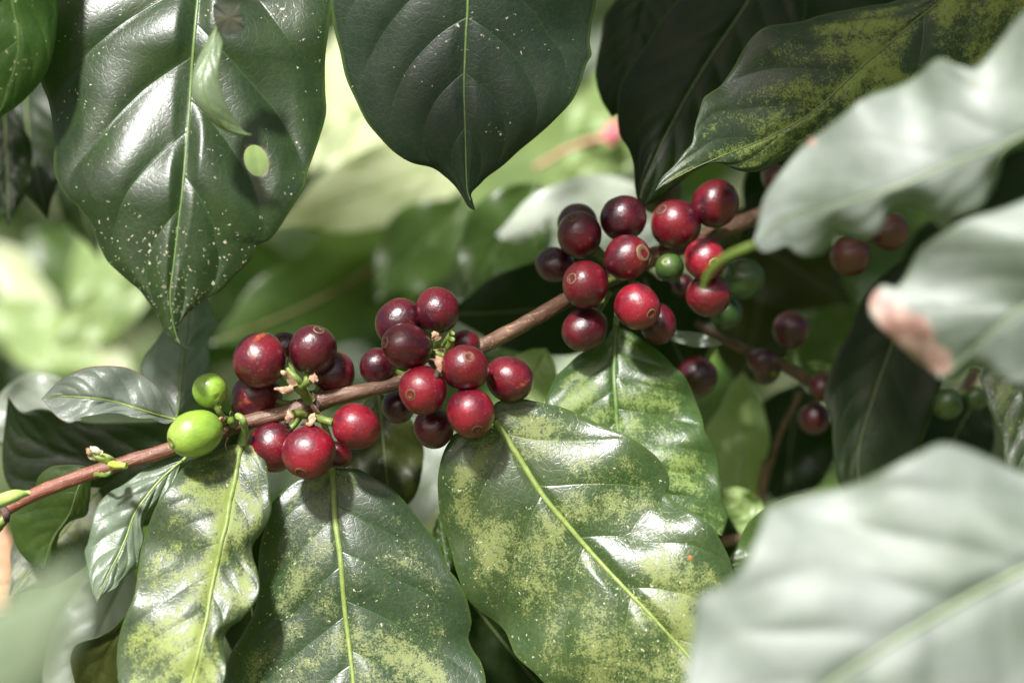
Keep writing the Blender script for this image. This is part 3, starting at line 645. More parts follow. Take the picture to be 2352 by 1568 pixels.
leaf(leaf_mat('large_mottled_leaf', g1=(.035, .085, .03), g2=(.055, .11, .04), mot=.52, mw=.26, motc=(.31, .35, .12), motsc=52, rough=.30, trans=.15, speck=.10, vein=(.15, .24, .07), N=6, k=.24, voff=.75, vside=.15, offs=10, rust=.06, tc=(.25, .42, .05)),
     [(1138, 965), (1150, 985), (1167, 1012), (1198, 1060), (1235, 1120), (1266, 1162), (1307, 1210), (1355, 1265), (1389, 1302), (1441, 1357), (1485, 1402), (1543, 1465), (1578, 1504), (1645, 1590), (1720, 1710)],
     [(1138, 965), (1129, 978), (1090, 985), (1044, 996), (1034, 1010), (1021, 1032), (1010, 1067), (1005, 1111), (1008, 1159), (1013, 1196), (1027, 1234), (1037, 1268), (1044, 1299), (1053, 1326), (1065, 1361), (1082, 1384), (1106, 1405), (1136, 1425), (1160, 1449), (1172, 1477), (1184, 1504), (1205, 1525), (1229, 1545), (1249, 1566), (1310, 1620), (1400, 1680), (1520, 1710), (1720, 1710)],
     [(1138, 965), (1132, 945), (1138, 926), (1167, 915), (1198, 915), (1246, 925), (1287, 934), (1321, 947), (1365, 968), (1406, 985), (1444, 1002), (1485, 1029), (1512, 1053), (1533, 1084), (1538, 1111), (1534, 1131), (1550, 1152), (1582, 1169), (1616, 1190), (1640, 1213), (1657, 1244), (1674, 1278), (1683, 1313), (1690, 1350), (1712, 1420), (1735, 1520), (1742, 1620), (1720, 1710)],
     (1, -6, -15, -24), 'largest mottled leaf, lying diagonally under the middle cherries', cup=(9, 5), quilt=1.1, wave=(2, 4.5, 1), N=6, k=.24, voff=.75, vside=.15, grid=(260, 130), midmat=MID_Y, midw=15,
     petiole=([(1139, 968, 5), (1128, 950, 7), (1110, 920, 9)], (7, 7)), group=GL, seed=9)
leaf(leaf_mat('right_mottled_leaf', g1=(.04, .10, .03), g2=(.06, .13, .04), mot=.50, motc=(.32, .42, .12), motsc=45, rough=.32, trans=.2, vein=(.13, .24, .06), N=8, k=.17, offs=11, rust=.14),
     [(1415, 745), (1413, 790), (1411, 859), (1415, 927), (1418, 978), (1430, 1040), (1470, 1105), (1540, 1165), (1600, 1205), (1658, 1230)],
     [(1415, 745), (1400, 765), (1389, 780), (1362, 800), (1328, 816), (1300, 842), (1276, 865), (1263, 893), (1253, 920), (1255, 960), (1290, 1010), (1350, 1070), (1430, 1130), (1530, 1180), (1600, 1222), (1658, 1230)],
     [(1415, 745), (1423, 752), (1451, 763), (1485, 787), (1519, 811), (1550, 842), (1569, 859), (1586, 889), (1599, 924), (1613, 961), (1618, 989), (1630, 1009), (1642, 1033), (1649, 1060), (1651, 1094), (1659, 1145), (1672, 1179), (1668, 1205), (1658, 1230)],
     (30, 22, 16, 14), 'mottled leaf hanging behind the largest one, under the upper cherries', cup=(6, 6), quilt=.8, wave=(2, 4, 2), N=8, k=.17, grid=(200, 110), midmat=MID_G, midw=12,
     petiole=([(1415, 748, 30), (1418, 720, 31), (1424, 690, 33)], (7, 7)), group=GL, seed=10)

MID_F = simple_mat('midrib_pale', (.17, .23, .12), (.22, .28, .15), 300, .5, .1)
# ------------------------------------------------------------------ foreground leaves, near the lens
GF = 'blurred leaves close to the lens'
fgm = leaf_mat('near_leaf', g1=(.07, .14, .07), g2=(.10, .18, .09), dust_sheen=.75, rough=.52, trans=.22, vein=(.14, .24, .10), N=9, k=.18, offs=12, spec=.6)
r = leaf(fgm, [(2800, 50), (2600, 170), (2352, 312), (2197, 372), (2061, 430), (1890, 482), (1787, 510), (1728, 560)],
     [(2800, 50), (2700, 250), (2500, 310), (2352, 338), (2303, 359), (2296, 393), (2276, 444), (2249, 478), (2197, 499), (2180, 523), (2163, 526), (2143, 506), (2112, 478), (2067, 473), (2040, 489), (2030, 517), (2009, 541), (1975, 546), (1945, 538), (1925, 538), (1910, 561), (1890, 582), (1856, 590), (1828, 582), (1808, 565), (1780, 575), (1753, 580), (1728, 560)],
     [(2800, 50), (2650, -60), (2480, -60), (2352, 27), (2300, 89), (2259, 140), (2235, 157), (2197, 150), (2163, 133), (2136, 144), (2109, 171), (2061, 198), (1992, 222), (1941, 260), (1890, 300), (1860, 322), (1830, 350), (1790, 400), (1757, 450), (1745, 490), (1738, 530), (1728, 560)],
     (-120, -135, -120, -98), 'pale wavy blurred leaf reaching in at the upper right', cup=(8, 8), quilt=.4, buckle=.3, wave=(4, 5, 0), grid=(150, 70), midmat=MID_F, midw=9, group=GF, seed=11,
     dead=[(1856, 322, 20, 9, .6), (2252, 510, 16, 14, .3)])
pts = spline([P(1735, 562, -100), P(1700, 575, -98), P(1660, 596, -94), P(1628, 628, -90), P(1612, 666, -88)], 20)
v, f = tube(pts, [PXM*(9-2.5*abs(i/19-.35)) * (1 if i < 17 else .8-.2*(i-17)) for i in range(20)], 12, .1, flat=.5)
mesh_obj('drip_tip', v, f, simple_mat('lime_tip', (.07, .11, .015), (.10, .145, .025), 300, .5, .1), r, r.location)
leaf(fgm, [(2700, 420), (2550, 560), (2352, 705), (2260, 780), (2200, 835), (2158, 868)],
     [(2700, 420), (2560, 380), (2400, 440), (2300, 480), (2230, 500), (2150, 545), (2109, 578), (2090, 615), (2070, 648), (2048, 662), (2026, 653), (2003, 677), (1997, 701), (2003, 730), (2040, 768), (2081, 807), (2129, 845), (2158, 868)],
     [(2700, 420), (2720, 640), (2600, 820), (2450, 890), (2352, 884), (2310, 874), (2273, 854), (2238, 847), (2214, 864), (2185, 880), (2158, 868)],
     (-125, -145, -130, -120), 'pale blurred leaf with a withered pinkish brown corner', cup=(8, 8), quilt=.4, buckle=.3, wave=(4, 3, 1), grid=(150, 90), midmat=MID_F, midw=8, group=GF, seed=12,
     dead=[(2085, 762, 118, 46, .78)])
leaf(fgm, [(2760, 1150), (2550, 1215), (2352, 1308), (2230, 1370), (2100, 1445), (2000, 1508), (1907, 1570), (1760, 1700), (1620, 1860)],
     [(2760, 1150), (2820, 1350), (2720, 1600), (2450, 1850), (2050, 1990), (1620, 1860)],
     [(2760, 1150), (2600, 1110), (2450, 1105), (2352, 1085), (2290, 1058), (2225, 1030), (2163, 1017), (2110, 1040), (2050, 1072), (1990, 1100), (1930, 1120), (1860, 1132), (1800, 1150), (1762, 1164), (1745, 1215), (1725, 1265), (1692, 1316), (1650, 1345), (1610, 1362), (1594, 1382), (1592, 1440), (1585, 1480), (1578, 1530), (1570, 1600), (1570, 1720), (1620, 1860)],
     (-135, -160, -165, -160), 'huge pale blurred leaf filling the bottom right corner', cup=(14, 10), quilt=1.6, buckle=.4, wave=(5, 4, 0), N=8, grid=(170, 90), midmat=MID_F, midw=14, group=GF, seed=13)
leaf(leaf_mat('lens_leaf', g1=(.20, .34, .18), g2=(.24, .38, .21), rough=.5, dust_sheen=.3, trans=.2, N=9, offs=13), [(-500, 1850), (-200, 1680), (0, 1540), (120, 1420), (205, 1300)],
     [(-500, 1850), (-400, 1560), (-200, 1420), (0, 1370), (100, 1325), (205, 1300)],
     [(-500, 1850), (-200, 1900), (20, 1700), (130, 1530), (190, 1410), (205, 1300)],
     (-390, -370, -350), 'soft green leaf almost touching the lens, bottom left corner', cup=(3, 3), quilt=1.0, wave=(1, 2, 0), grid=(80, 40), group=GF, seed=14)
r = leaf(leaf_mat('twisted_leaf', g1=(.12, .24, .09), g2=(.16, .30, .11), rough=.35, trans=.35, tc=(.35, .5, .12), N=8, k=.1, offs=14, dust_sheen=.3),
     [(500, 55), (490, 100), (470, 160), (468, 210), (488, 255), (515, 290), (545, 305), (580, 310)],
     [(500, 55), (475, 95), (448, 150), (440, 200), (450, 240), (478, 275), (510, 298), (548, 312), (580, 310)],
     [(500, 55), (512, 95), (505, 140), (503, 180), (516, 225), (532, 262), (548, 286), (562, 302), (580, 310)],
     (-36, -42, -36), 'thin twisted light green leaf dangling before the speckled leaf', cup=(1.5, 1.5), quilt=.2, buckle=.3, wave=(.5, 2, 0), grid=(80, 30), group=GF, midmat=MID_G, midw=4, seed=15)
o = r.location
poly = [(488, 14), (492, 8), (520, 5), (556, 4), (549, 20), (552, 32), (560, 40), (552, 50), (560, 58), (561, 66), (545, 76), (520, 82), (503, 76), (494, 56), (488, 36)]
n = len(poly); Pf = [P(x, y, -38+ (.4 if i % 3 == 0 else 0)) for i, (x, y) in enumerate(poly)]; c = P(525, 42, -38.3)
V = Pf+[c]+[p+Vector((0, .0005, 0)) for p in Pf]+[c+Vector((0, .0005, 0))]
F = [(i, (i+1) % n, n) for i in range(n)]+[((i+1) % n+n+1, i+n+1, 2*n+1) for i in range(n)]+[(i, i+n+1, (i+1) % n+n+1, (i+1) % n) for i in range(n)]
fl = mesh_obj('torn_flap', V, F, simple_mat('torn_flap_brown', (.010, .018, .006), (.03, .03, .012), 250, .7, .5), r, o, smooth=False); tag(fl, 'dark torn flap with ragged brown edge')
leaf(fgm, [(380, -120), (500, -40), (600, -10), (640, 2)], [(380, -120), (480, -10), (560, 8), (640, 2)], [(380, -120), (560, -100), (640, -60), (640, 2)],
     (-95, -95), 'sliver of pale leaf edge at the top border above the torn flap', cup=(2, 2), quilt=.2, grid=(40, 20), group=GF, seed=16)
# ------------------------------------------------------------------ the branch
bark = simple_mat('branch_bark', (.20, .075, .045), (.32, .15, .09), 420, .5, .9, .4, stretch=(.25, radians(-18)), specks=.12)
def bark_mat():
    b = NT('branch_bark_split')
    co = b.n('ShaderNodeTexCoord').outputs['Object']
    mp = b.n('ShaderNodeMapping', {'Vector': b.n('ShaderNodeMapping', {'Vector': co, 'Rotation': (0, radians(19), 0)}).outputs[0], 'Scale': (.09, 1, 1)}).outputs[0]
    n1 = b.noise(mp, 900, 5, .65, .4); n2 = b.noise(co, 60, 3)
    sx = b.n('ShaderNodeSeparateXYZ', {0: co}).outputs[0]
    young = b.ss(sx, .10, .02)            # redder skin at the young left end
    c = b.mix(b.ss(n2, .35, .65), (.10, .048, .026), (.16, .085, .05))
    c = b.mix(young, c, (.21, .070, .042))
    c = b.mix(b.ma('MULTIPLY', b.ss(n1, .56, .66), .8), c, (.34, .21, .12))
    c = b.mix(b.ma('MULTIPLY', b.ss(n1, .44, .36), .7), c, (.09, .04, .03))
    vn = b.n('ShaderNodeTexVoronoi', {'Vector': co, 'Scale': 1500.0})
    rr = b.n('ShaderNodeSeparateXYZ', {0: vn.outputs[1]}).outputs[0]
    c = b.mix(b.ma('MULTIPLY', b.ma('LESS_THAN', rr, .22), b.ma('SUBTRACT', 1.0, b.ss(vn.outputs[0], .12, .28))), c, (.60, .45, .33))
    bp = b.n('ShaderNodeBump', {'Strength': .7, 'Distance': .0006, 'Height': n1})
    pr = b.n('ShaderNodeBsdfPrincipled', {'Base Color': c, 'Roughness': .45, 'Normal': bp.outputs[0]})
    b.t.links.new(pr.outputs[0], b.out.inputs[0]); return b.m
bark = bark_mat()
drybr = simple_mat('dried_bract', (.32, .17, .10), (.55, .36, .24), 500, .8, .8)
darkbr = simple_mat('blackened_bract', (.03, .02, .018), (.10, .06, .045), 500, .8, .8)
stubg = simple_mat('stub_green', (.09, .15, .025), (.18, .22, .05), 500, .45, .4)

BR = [(-140, 1225, 0, 13), (-60, 1200, 0, 14), (0, 1178, 0, 15), (68, 1140, 0, 16), (171, 1099, 0, 16.5), (273, 1066, 0, 17), (376, 1036, 1, 17), (450, 1012, 2, 17),
      (520, 984, 2, 19), (581, 965, 3, 17), (650, 948, 4, 18), (715, 930, 4, 24), (760, 914, 5, 19), (842, 896, 6, 16.5), (911, 880, 8, 17), (960, 862, 9, 21), (1010, 838, 11, 24),
      (1055, 818, 13, 19), (1102, 797, 14, 18), (1184, 755, 18, 18), (1252, 717, 22, 18), (1300, 690, 26, 18), (1380, 648, 32, 21), (1450, 612, 36, 24), (1530, 578, 40, 22),
      (1600, 552, 45, 22), (1680, 520, 50, 20), (1760, 490, 56, 21), (1900, 440, 66, 22), (2100, 370, 82, 24), (2400, 270, 105, 26)]
bro = empty('coffee_branch', P(-140, 1225, 0))
tag(bro, 'reddish brown woody branch carrying the cherry clusters across the picture', 'branch')
bp4 = spline([Vector(q) for q in [(a, b, c) for a, b, c, d in BR]], 240)
radp = spline([Vector((a, d*4, 0)) for a, b, c, d in BR], 240)
def rad_at(x):
    for i in range(len(BR)-1):
        if BR[i][0] <= x <= BR[i+1][0]:
            f = (x-BR[i][0])/(BR[i+1][0]-BR[i][0]); return BR[i][3]*(1-f)+BR[i+1][3]*f
    return BR[-1][3] if x > 0 else BR[0][3]
BPTS = [P(q.x, q.y, q.z) for q in bp4]
v, f = tube(BPTS, [rad_at(q.x)*PXM for q in bp4], 24, .10)
mesh_obj('stem', v, f, bark, bro, bro.location)

def bit(name, pts, radii, mat, wob=.25, label=None, flat=1.0, n=12):
    pp = spline([P(*q) for q in pts], n)
    rr = [lerpv(radii, i/(n-1))*PXM for i in range(n)]
    v, f = tube(pp, rr, 10, wob, flat=flat)
    o = mesh_obj(name, v, f, mat, bro, bro.location)
    if label: o['label'] = label
    return o
def bract(pts, radii, mat=None):
    """papery dried bract: flattened, twisted"""
    return bit('dried_bract', pts, radii, mat or drybr, .7, flat=.35, n=14)
# first cluster
bit('flower_stub', [(702, 905, -4), (690, 895, -9), (672, 886, -12)], [9, 10, 9], stubg)
bract([(674, 886, -13), (668, 872, -14), (659, 862, -15), (650, 856, -16), (646, 852, -15)], [8, 7, 5, 6, 3])
bract([(672, 892, -13), (658, 895, -14), (645, 893, -14), (630, 893, -13)], [7, 8, 4, 3])
bract([(664, 898, -12), (652, 900, -12), (640, 896, -12)], [5, 5, 2])
bit('flower_stub', [(700, 898, -4), (694, 884, -8), (680, 868, -10), (660, 848, -8)], [6, 7, 8, 7], stubg)
bit('flower_stub', [(696, 886, -9), (705, 880, -12), (716, 872, -14)], [7, 7, 7], stubg)
bract([(714, 874, -15), (722, 866, -15), (728, 874, -15), (731, 871, -15)], [7, 8, 5, 2])
bract([(719, 868, -15), (722, 862, -15), (722, 856, -15)], [4, 3, 1])
bit('flower_stub', [(712, 922, -2), (704, 910, -3), (695, 902, -5)], [12, 12, 9], stubg)
bit('node_scar', [(712, 900, 0), (718, 914, -1), (728, 930, -1), (732, 948, 0)], [6, 9, 7, 4], darkbr, .8)
bract([(710, 903, -1), (713, 920, -2), (722, 938, -2), (738, 956, 0)], [3, 5, 6, 3])
bit('flower_stub', [(706, 956, -2), (692, 951, -8), (672, 950, -10)], [9, 9, 9], stubg)
bract([(671, 950, -11), (664, 958, -11), (660, 968, -10), (655, 960, -9)], [9, 8, 5, 2])
bract([(660, 962, -10), (658, 975, -9), (664, 986, -8)], [5, 6, 2], darkbr)
bit('flower_stub', [(722, 958, -3), (742, 964, -9), (764, 970, -10)], [8, 9, 9], stubg)
bract([(714, 954, -6), (718, 962, -10), (712, 974, -11), (703, 972, -10)], [8, 10, 7, 3])
bract([(706, 964, -9), (700, 972, -9), (690, 976, -8)], [4, 4, 2], darkbr)
# green cherries' node
bit('flower_stub', [(524, 968, -2), (512, 958, -5), (502, 944, -8), (496, 932, -8)], [9, 8, 7, 7], stubg)
bit('flower_stub', [(536, 972, -3), (534, 966, -8), (540, 958, -9)], [12, 12, 7], stubg)
bract([(514, 965, -6), (506, 962, -8), (500, 968, -8)], [6, 6, 2])
bract([(527, 975, -1), (518, 985, -4), (512, 996, -3)], [5, 6, 4])
bit('spur', [(530, 962, -6), (528, 950, -8), (531, 944, -8)], [3, 2, 1], stubg)
bit('rootlet', [(524, 1004, 0), (518, 1020, 0), (521, 1034, 1)], [2, 1.6, 1], drybr)
# second cluster
bit('flower_stub', [(1012, 815, 6), (1004, 795, 0), (998, 775, -2)], [10, 10, 7], stubg)
bract([(1004, 780, -4), (998, 768, -5), (993, 762, -5)], [9, 9, 4])
bit('flower_stub', [(1012, 805, 4), (1024, 785, -1), (1038, 764, -4)], [6, 6, 7], stubg)
bit('flower_stub', [(1026, 820, 0), (1032, 800, -5), (1037, 778, -8)], [9, 10, 8], stubg)
bit('flower_stub', [(1030, 828, -1), (1018, 826, -6), (1010, 826, -9)], [7, 7, 7], stubg)
bract([(1012, 822, -10), (1007, 832, -12), (1010, 846, -12), (1006, 858, -12)], [9, 9, 7, 5])
bract([(1006, 850, -12), (1002, 862, -13), (997, 874, -13)], [5, 6, 2], darkbr)
bract([(1009, 852, -12), (1012, 864, -12)], [4, 3], darkbr)
bit('flower_stub', [(990, 812, 2), (1002, 812, -1), (1018, 816, -1)], [9, 9, 7], stubg)
bract([(998, 806, 0), (1012, 803, -1), (1024, 806, 0)], [7, 5, 4])
# left bud
bit('bud', [(262, 1064, -8), (246, 1054, -13), (228, 1050, -16), (210, 1040, -17)], [7, 12, 11, 6], simple_mat('bud_lime', (.34, .44, .10), (.48, .55, .22), 400, .4, .3), .3, 'half open lime green bud with brown tips')
bit('bud_scale', [(232, 1042, -17), (220, 1034, -18), (206, 1028, -18)], [6, 8, 4], simple_mat('bud_cream', (.55, .50, .30), (.66, .62, .42), 400, .5, .3), .5, flat=.5)
bract([(210, 1048, -17), (204, 1040, -18), (200, 1028, -18)], [4, 5, 3])
bract([(222, 1056, -16), (208, 1050, -17), (203, 1044, -17)], [3, 5, 3], simple_mat('bud_cream_scale', (.50, .45, .26), (.6, .56, .36), 400, .5, .3))
bit('bud', [(254, 1066, -14), (272, 1068, -17), (290, 1070, -18)], [8, 9, 7], simple_mat('bud_green', (.22, .34, .05), (.34, .42, .06), 400, .5, .3), .3, 'short blunt green bud stub')
bract([(216, 1088, -2), (240, 1090, -8), (258, 1084, -8)], [5, 6, 5], stubg)
bit('leaf_stalk', [(-60, 1172, -22), (0, 1150, -18), (35, 1138, -16), (66, 1132, -12)], [18, 17, 15, 6], simple_mat('stalk_pale', (.30, .42, .10), (.40, .50, .16), 400, .5, .2), .1, 'pale green leaf stalk at the left end')
bit('node_scar', [(6, 1166, -6), (14, 1180, -10), (16, 1196, -8)], [8, 10, 6], darkbr, .5)
bit('leaf_stalk', [(16, 1185, -5), (4, 1198, -6), (-12, 1216, -4)], [9, 13, 14], stubg, .2)
bract([(676, 1000, -1), (668, 990, -4), (664, 978, -5)], [5, 5, 3], darkbr)

# ------------------------------------------------------------------ cherries
def sphere_mesh(name, seed, n1=56, n2=40):
    V, F = [], []
    rg_ = random.Random(seed)
    dents = [Vector((rg_.uniform(-1, 1), rg_.uniform(-1, 1), rg_.uniform(-.6, .3))).normalized() for _ in range(3)]
    for i in range(n2+1):
        th = pi*i/n2
        for j in range(n1):
            ph = 2*pi*j/n1
            x, y, z = sin(th)*cos(ph), sin(th)*sin(ph), cos(th)
            q = 1+.035*mnoise.noise(Vector((x*1.3+seed*5, y*1.3, z*1.3)))+.02*cos(2*ph)*sin(th)**2
            for dn in dents: q -= .22*max(0, x*dn.x+y*dn.y+z*dn.z-.80)**1.3
            q *= 1+.02*sin(th)**4                     # a touch barrel-shaped
            if th < .34: q *= 1-.045*(1-th/.34)**1.5
            if th > 2.8: q *= 1-.06*((th-2.8)/.34)**1.5
            V.append(Vector((x*q, y*q, z*q)))
    for i in range(n2):
        for j in range(n1):
            a = i*n1+j; b = i*n1+(j+1) % n1
            F.append((a, b, b+n1, a+n1))
    me = bpy.data.meshes.new(name); me.from_pydata([tuple(v) for v in V], [], F)
    me.polygons.foreach_set('use_smooth', [True]*len(me.polygons))
    return me
def navel_mesh(name, seed, big=1.0):
    prof = [(.0, .962), (.022, .960), (.034, .940), (.055, .936), (.080, .952), (.098, .972), (.115, .984), (.14, .984), (.17, .987), (.20, .985), (.225, .968), (.245, .93)]
    V, F = [], []; n1 = 28
    for i, (r, z) in enumerate(prof):
        for j in range(n1):
            ph = 2*pi*j/n1; q = 1+.13*mnoise.noise(Vector((cos(ph)*1.5+seed, sin(ph)*1.5, seed)))
            V.append(Vector((r*q*big*cos(ph), r*q*big*sin(ph), z-(big-1)*.03)))
    for i in range(len(prof)-1):
        for j in range(n1):
            a = i*n1+j; b = i*n1+(j+1) % n1; F.append((a, a+n1, b+n1, b))
    F.append(tuple(reversed(range(n1))))
    me = bpy.data.meshes.new(name); me.from_pydata([tuple(v) for v in V], [], F)
    me.polygons.foreach_set('use_smooth', [True]*len(me.polygons)); return me
def navel_mat(name, ring, core, skin):
    b = NT(name); co = b.n('ShaderNodeTexCoord').outputs['Object']; sx = b.n('ShaderNodeSeparateXYZ', {0: co})
    r = b.ma('SQRT', b.ma('ADD', b.ma('MULTIPLY', sx.outputs[0], sx.outputs[0]), b.ma('MULTIPLY', sx.outputs[1], sx.outputs[1])))
    r = b.ma('ADD', r, b.ma('MULTIPLY', b.ma('SUBTRACT', b.noise(co, 22, 3), .5), .09))
    c = b.mix(b.ss(r, .022, .035), core, skin)
    c = b.mix(b.ss(r, .060, .075), c, ring); c = b.mix(b.ss(r, .10, .115), c, skin); c = b.mix(b.ss(r, .155, .175), c, ring); c = b.mix(b.ss(r, .205, .235), c, skin)
    bp = b.n('ShaderNodeBump', {'Strength': .4, 'Distance': .0003, 'Height': b.noise(co, 30, 4)})
    pr = b.n('ShaderNodeBsdfPrincipled', {'Base Color': c, 'Roughness': .5, 'Normal': bp.outputs[0]})
    b.t.links.new(pr.outputs[0], b.out.inputs[0]); return b.m
KM = {
 'bright': cherry_mat('skin_bright_red', (.22, .004, .016), (.085, .003, .012), (.25, .012, .022), .36, .16, streak=.12),
 'red':    cherry_mat('skin_red', (.135, .003, .010), (.048, .003, .009), (.15, .006, .012), .33, .10),
 'wine':   cherry_mat('skin_wine', (.098, .0035, .010), (.038, .003, .009), (.09, .006, .012), .31, .08),
 'dark':   cherry_mat('skin_dark_purple', (.072, .004, .010), (.030, .003, .008), (.070, .006, .011), .29, .07),
 'scar':   cherry_mat('skin_scarred', (.13, .005, .012), (.05, .004, .011), (.10, .007, .014), .32, .12, scar=.9),
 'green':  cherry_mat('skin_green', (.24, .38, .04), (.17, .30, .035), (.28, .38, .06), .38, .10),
 'shgreen': cherry_mat('skin_shaded_green', (.035, .085, .012), (.022, .055, .009), (.06, .09, .02), .42, .03),  # shaded copy of the green skin, shade put into the colour
 'brown':  cherry_mat('skin_brown_green', (.10, .07, .018), (.07, .085, .015), (.16, .08, .03), .5, .06),
 'orange': cherry_mat('skin_orange', (.12, .025, .010), (.07, .02, .008), (.12, .04, .015), .45, .05),  # orange dimmed: shade is painted into this skin
}
NM = {'r': navel_mat('navel_olive', (.145, .105, .035), (.13, .09, .035), (.12, .008, .015)),
      'd': navel_mat('navel_dull', (.10, .085, .03), (.09, .07, .03), (.05, .01, .015)),
      'g': navel_mat('navel_brown', (.14, .13, .03), (.18, .10, .05), (.16, .22, .04)),
      'p': navel_mat('navel_patch', (.17, .10, .05), (.16, .09, .05), (.16, .10, .05))}
SK = {}
for k in KM:
    for q in range(3):
        me = sphere_mesh('cherry_skin', len(SK)*1.7+q); me.materials.append(KM[k]); SK[k, q] = me
NV = {}
for k in NM:
    me = navel_mesh('cherry_navel', len(NV)*2.3, 1.45 if k == 'p' else 1.0); me.materials.append(NM[k]); NV[k] = me
stalkm = stubg

GC = 'coffee cherries on the branch'
GH = 'coffee cherries in the shaded hollow behind'
# cx, cy, r across, r along, mm, skin, navel px or direction, navel kind, label, stalk anchor (px, py, mm) or None
CH = [
 (596, 827, 63, 62, -2, 'scar', (560, 800), None, 'dark red cherry with orange scar streaks, upper left of the first cluster', (690, 890, -4)),
 (718, 804, 54, 60, 0, 'dark', (736, 754), 'd', 'dark purple cherry with its navel on top in the first cluster', (700, 890, -4)),
 (652, 796, 34, 36, 14, 'dark', None, None, 'dark cherry peeping out between the two top ones of the first cluster', (690, 900, 2)),
 (765, 856, 50, 53, 9, 'wine', None, None, 'deep red cherry half behind the one with its navel on top', (715, 905, 5)),
 (590, 911, 62, 55, 9, 'scar', None, None, 'purple cherry with a brown scar just above the branch', (680, 925, 4)),
 (482, 897, 40, 39, -4, 'green', None, None, 'small round green cherry above the larger green one', (500, 935, -7)),
 (449, 995, 52, 68, -10, 'green', (399, 1015), 'g', 'large oval green cherry in front of the branch', (520, 965, -4)),
 (818, 979, 53, 59, -9, 'bright', (872, 1000), None, 'bright pink-red cherry with a broad shine under the branch', (764, 970, -9)),
 (709, 1038, 60, 64, -8, 'bright', (694, 1083), 'r', 'bright red cherry with a pale scar, hanging lowest on the first cluster', (714, 965, -8)),
 (628, 1026, 57, 60, 5, 'red', None, None, 'red cherry in half shade left of the lowest one of the first cluster', (690, 955, 3)),
 (776, 1044, 30, 36, 6, 'red', None, None, 'sliver of a red cherry behind the pink-red shiny one', (740, 960, 6)),
 (1005, 713, 51, 57, 4, 'wine', None, None, 'tall cherry, dark above and red below, on top of the middle cluster', (1003, 775, 0)),
 (918, 742, 57, 55, 7, 'dark', None, None, 'dark purple cherry highest at the left of the middle cluster', (990, 812, 4)),
 (934, 796, 53, 61, -6, 'wine', (885, 786), 'r', 'wine red cherry with its navel facing left', (1000, 815, 0)),
 (868, 842, 43, 43, 9, 'dark', None, None, 'blackish cherry sitting on the branch behind the wine red one', (950, 862, 8)),
 (1068, 845, 53, 55, -10, 'red', (1079, 819), 'r', 'red cherry with a ringed navel facing the viewer in the middle cluster', (1030, 828, 0)),
 (1069, 788, 32, 33, 12, 'red', None, None, 'small red cherry behind the green flower stubs', (1020, 825, 8)),
 (972, 897, 55, 55, -9, 'bright', (944, 906), 'r', 'red cherry with a big yellowish navel covering the branch', (1010, 850, 0)),
 (1169, 870, 52, 59, 0, 'scar', (1215, 900), None, 'cherry with an orange scar at the right of the middle cluster', (1060, 830, 8)),
 (1082, 948, 56, 58, -10, 'bright', (1097, 987), 'r', 'bright red cherry resting on the corner of the largest mottled leaf', (1040, 840, 6)),
 (916, 932, 39, 41, 18, 'dark', None, None, 'very dark cherry under the branch in the middle cluster', (960, 870, 12)),
 (996, 983, 46, 47, 2, 'wine', (962, 960), None, 'dark red cherry hanging lowest in the middle cluster', (1005, 860, 8)),
 (1327, 514, 46, 48, 36, 'dark', None, None, 'dark cherry almost hidden at the upper left of the right cluster', (1420, 620, 36)),
 (1331, 540, 51, 57, 24, 'wine', (1314, 502), 'd', 'dark wine cherry with a dull navel patch at the left of the right cluster', (1410, 620, 34)),
 (1432, 501, 53, 53, 27, 'dark', None, None, 'dark shiny cherry second along the top of the right cluster', (1450, 600, 36)),
 (1515, 441, 49, 53, 52, 'brown', (1530, 395), None, 'unripe brownish green cherry behind the flecked leaf tip', (1520, 560, 44)),
 (1552, 516, 56, 59, 30, 'red', (1515, 480), 'd', 'deep red cherry below the flecked leaf tip', (1560, 570, 42)),
 (1644, 468, 54, 57, 30, 'red', (1665, 425), None, 'red cherry highest at the right of the right cluster', (1650, 530, 46)),
 (1274, 608, 39, 46, 34, 'dark', None, None, 'small dark cherry jutting out leftmost of the right cluster', (1400, 640, 34)),
 (1344, 653, 54, 54, 16, 'red', (1311, 640), 'r', 'red cherry with a ringed navel at the upper left, touching the branch end', (1410, 640, 32)),
 (1440, 591, 52, 56, 17, 'red', (1477, 582), 'p', 'red cherry with a large brown patch on its right', (1430, 630, 34)),
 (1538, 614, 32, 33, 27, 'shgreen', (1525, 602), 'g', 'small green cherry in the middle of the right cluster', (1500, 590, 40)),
 (1619, 595, 47, 53, 20, 'bright', (1637, 606), 'g', 'bright red cherry crossed by the curled green leaf tip', (1600, 560, 44)),
 (1627, 678, 50, 50, 26, 'red', None, None, 'dull red cherry right below the one crossed by the green tip', (1590, 600, 44)),
 (1464, 704, 52, 57, 13, 'bright', (1494, 722), 'r', 'bright red cherry with its navel facing down right, above the right leaf stalk', (1450, 620, 34)),
 (1512, 744, 41, 48, 27, 'wine', None, None, 'dark red cherry hiding behind the bright one over the leaf', (1460, 650, 36)),
 (1343, 756, 49, 58, 22, 'wine', (1300, 790), None, 'dark glossy cherry hanging under the branch end', (1400, 670, 32)),
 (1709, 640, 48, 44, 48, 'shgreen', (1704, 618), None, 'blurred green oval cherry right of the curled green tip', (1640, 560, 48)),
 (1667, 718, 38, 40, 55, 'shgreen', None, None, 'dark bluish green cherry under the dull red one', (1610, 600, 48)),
 (1566, 655, 26, 28, 60, 'dark', None, None, 'small purplish cherry deep behind the right cluster', (1540, 600, 46)),
]
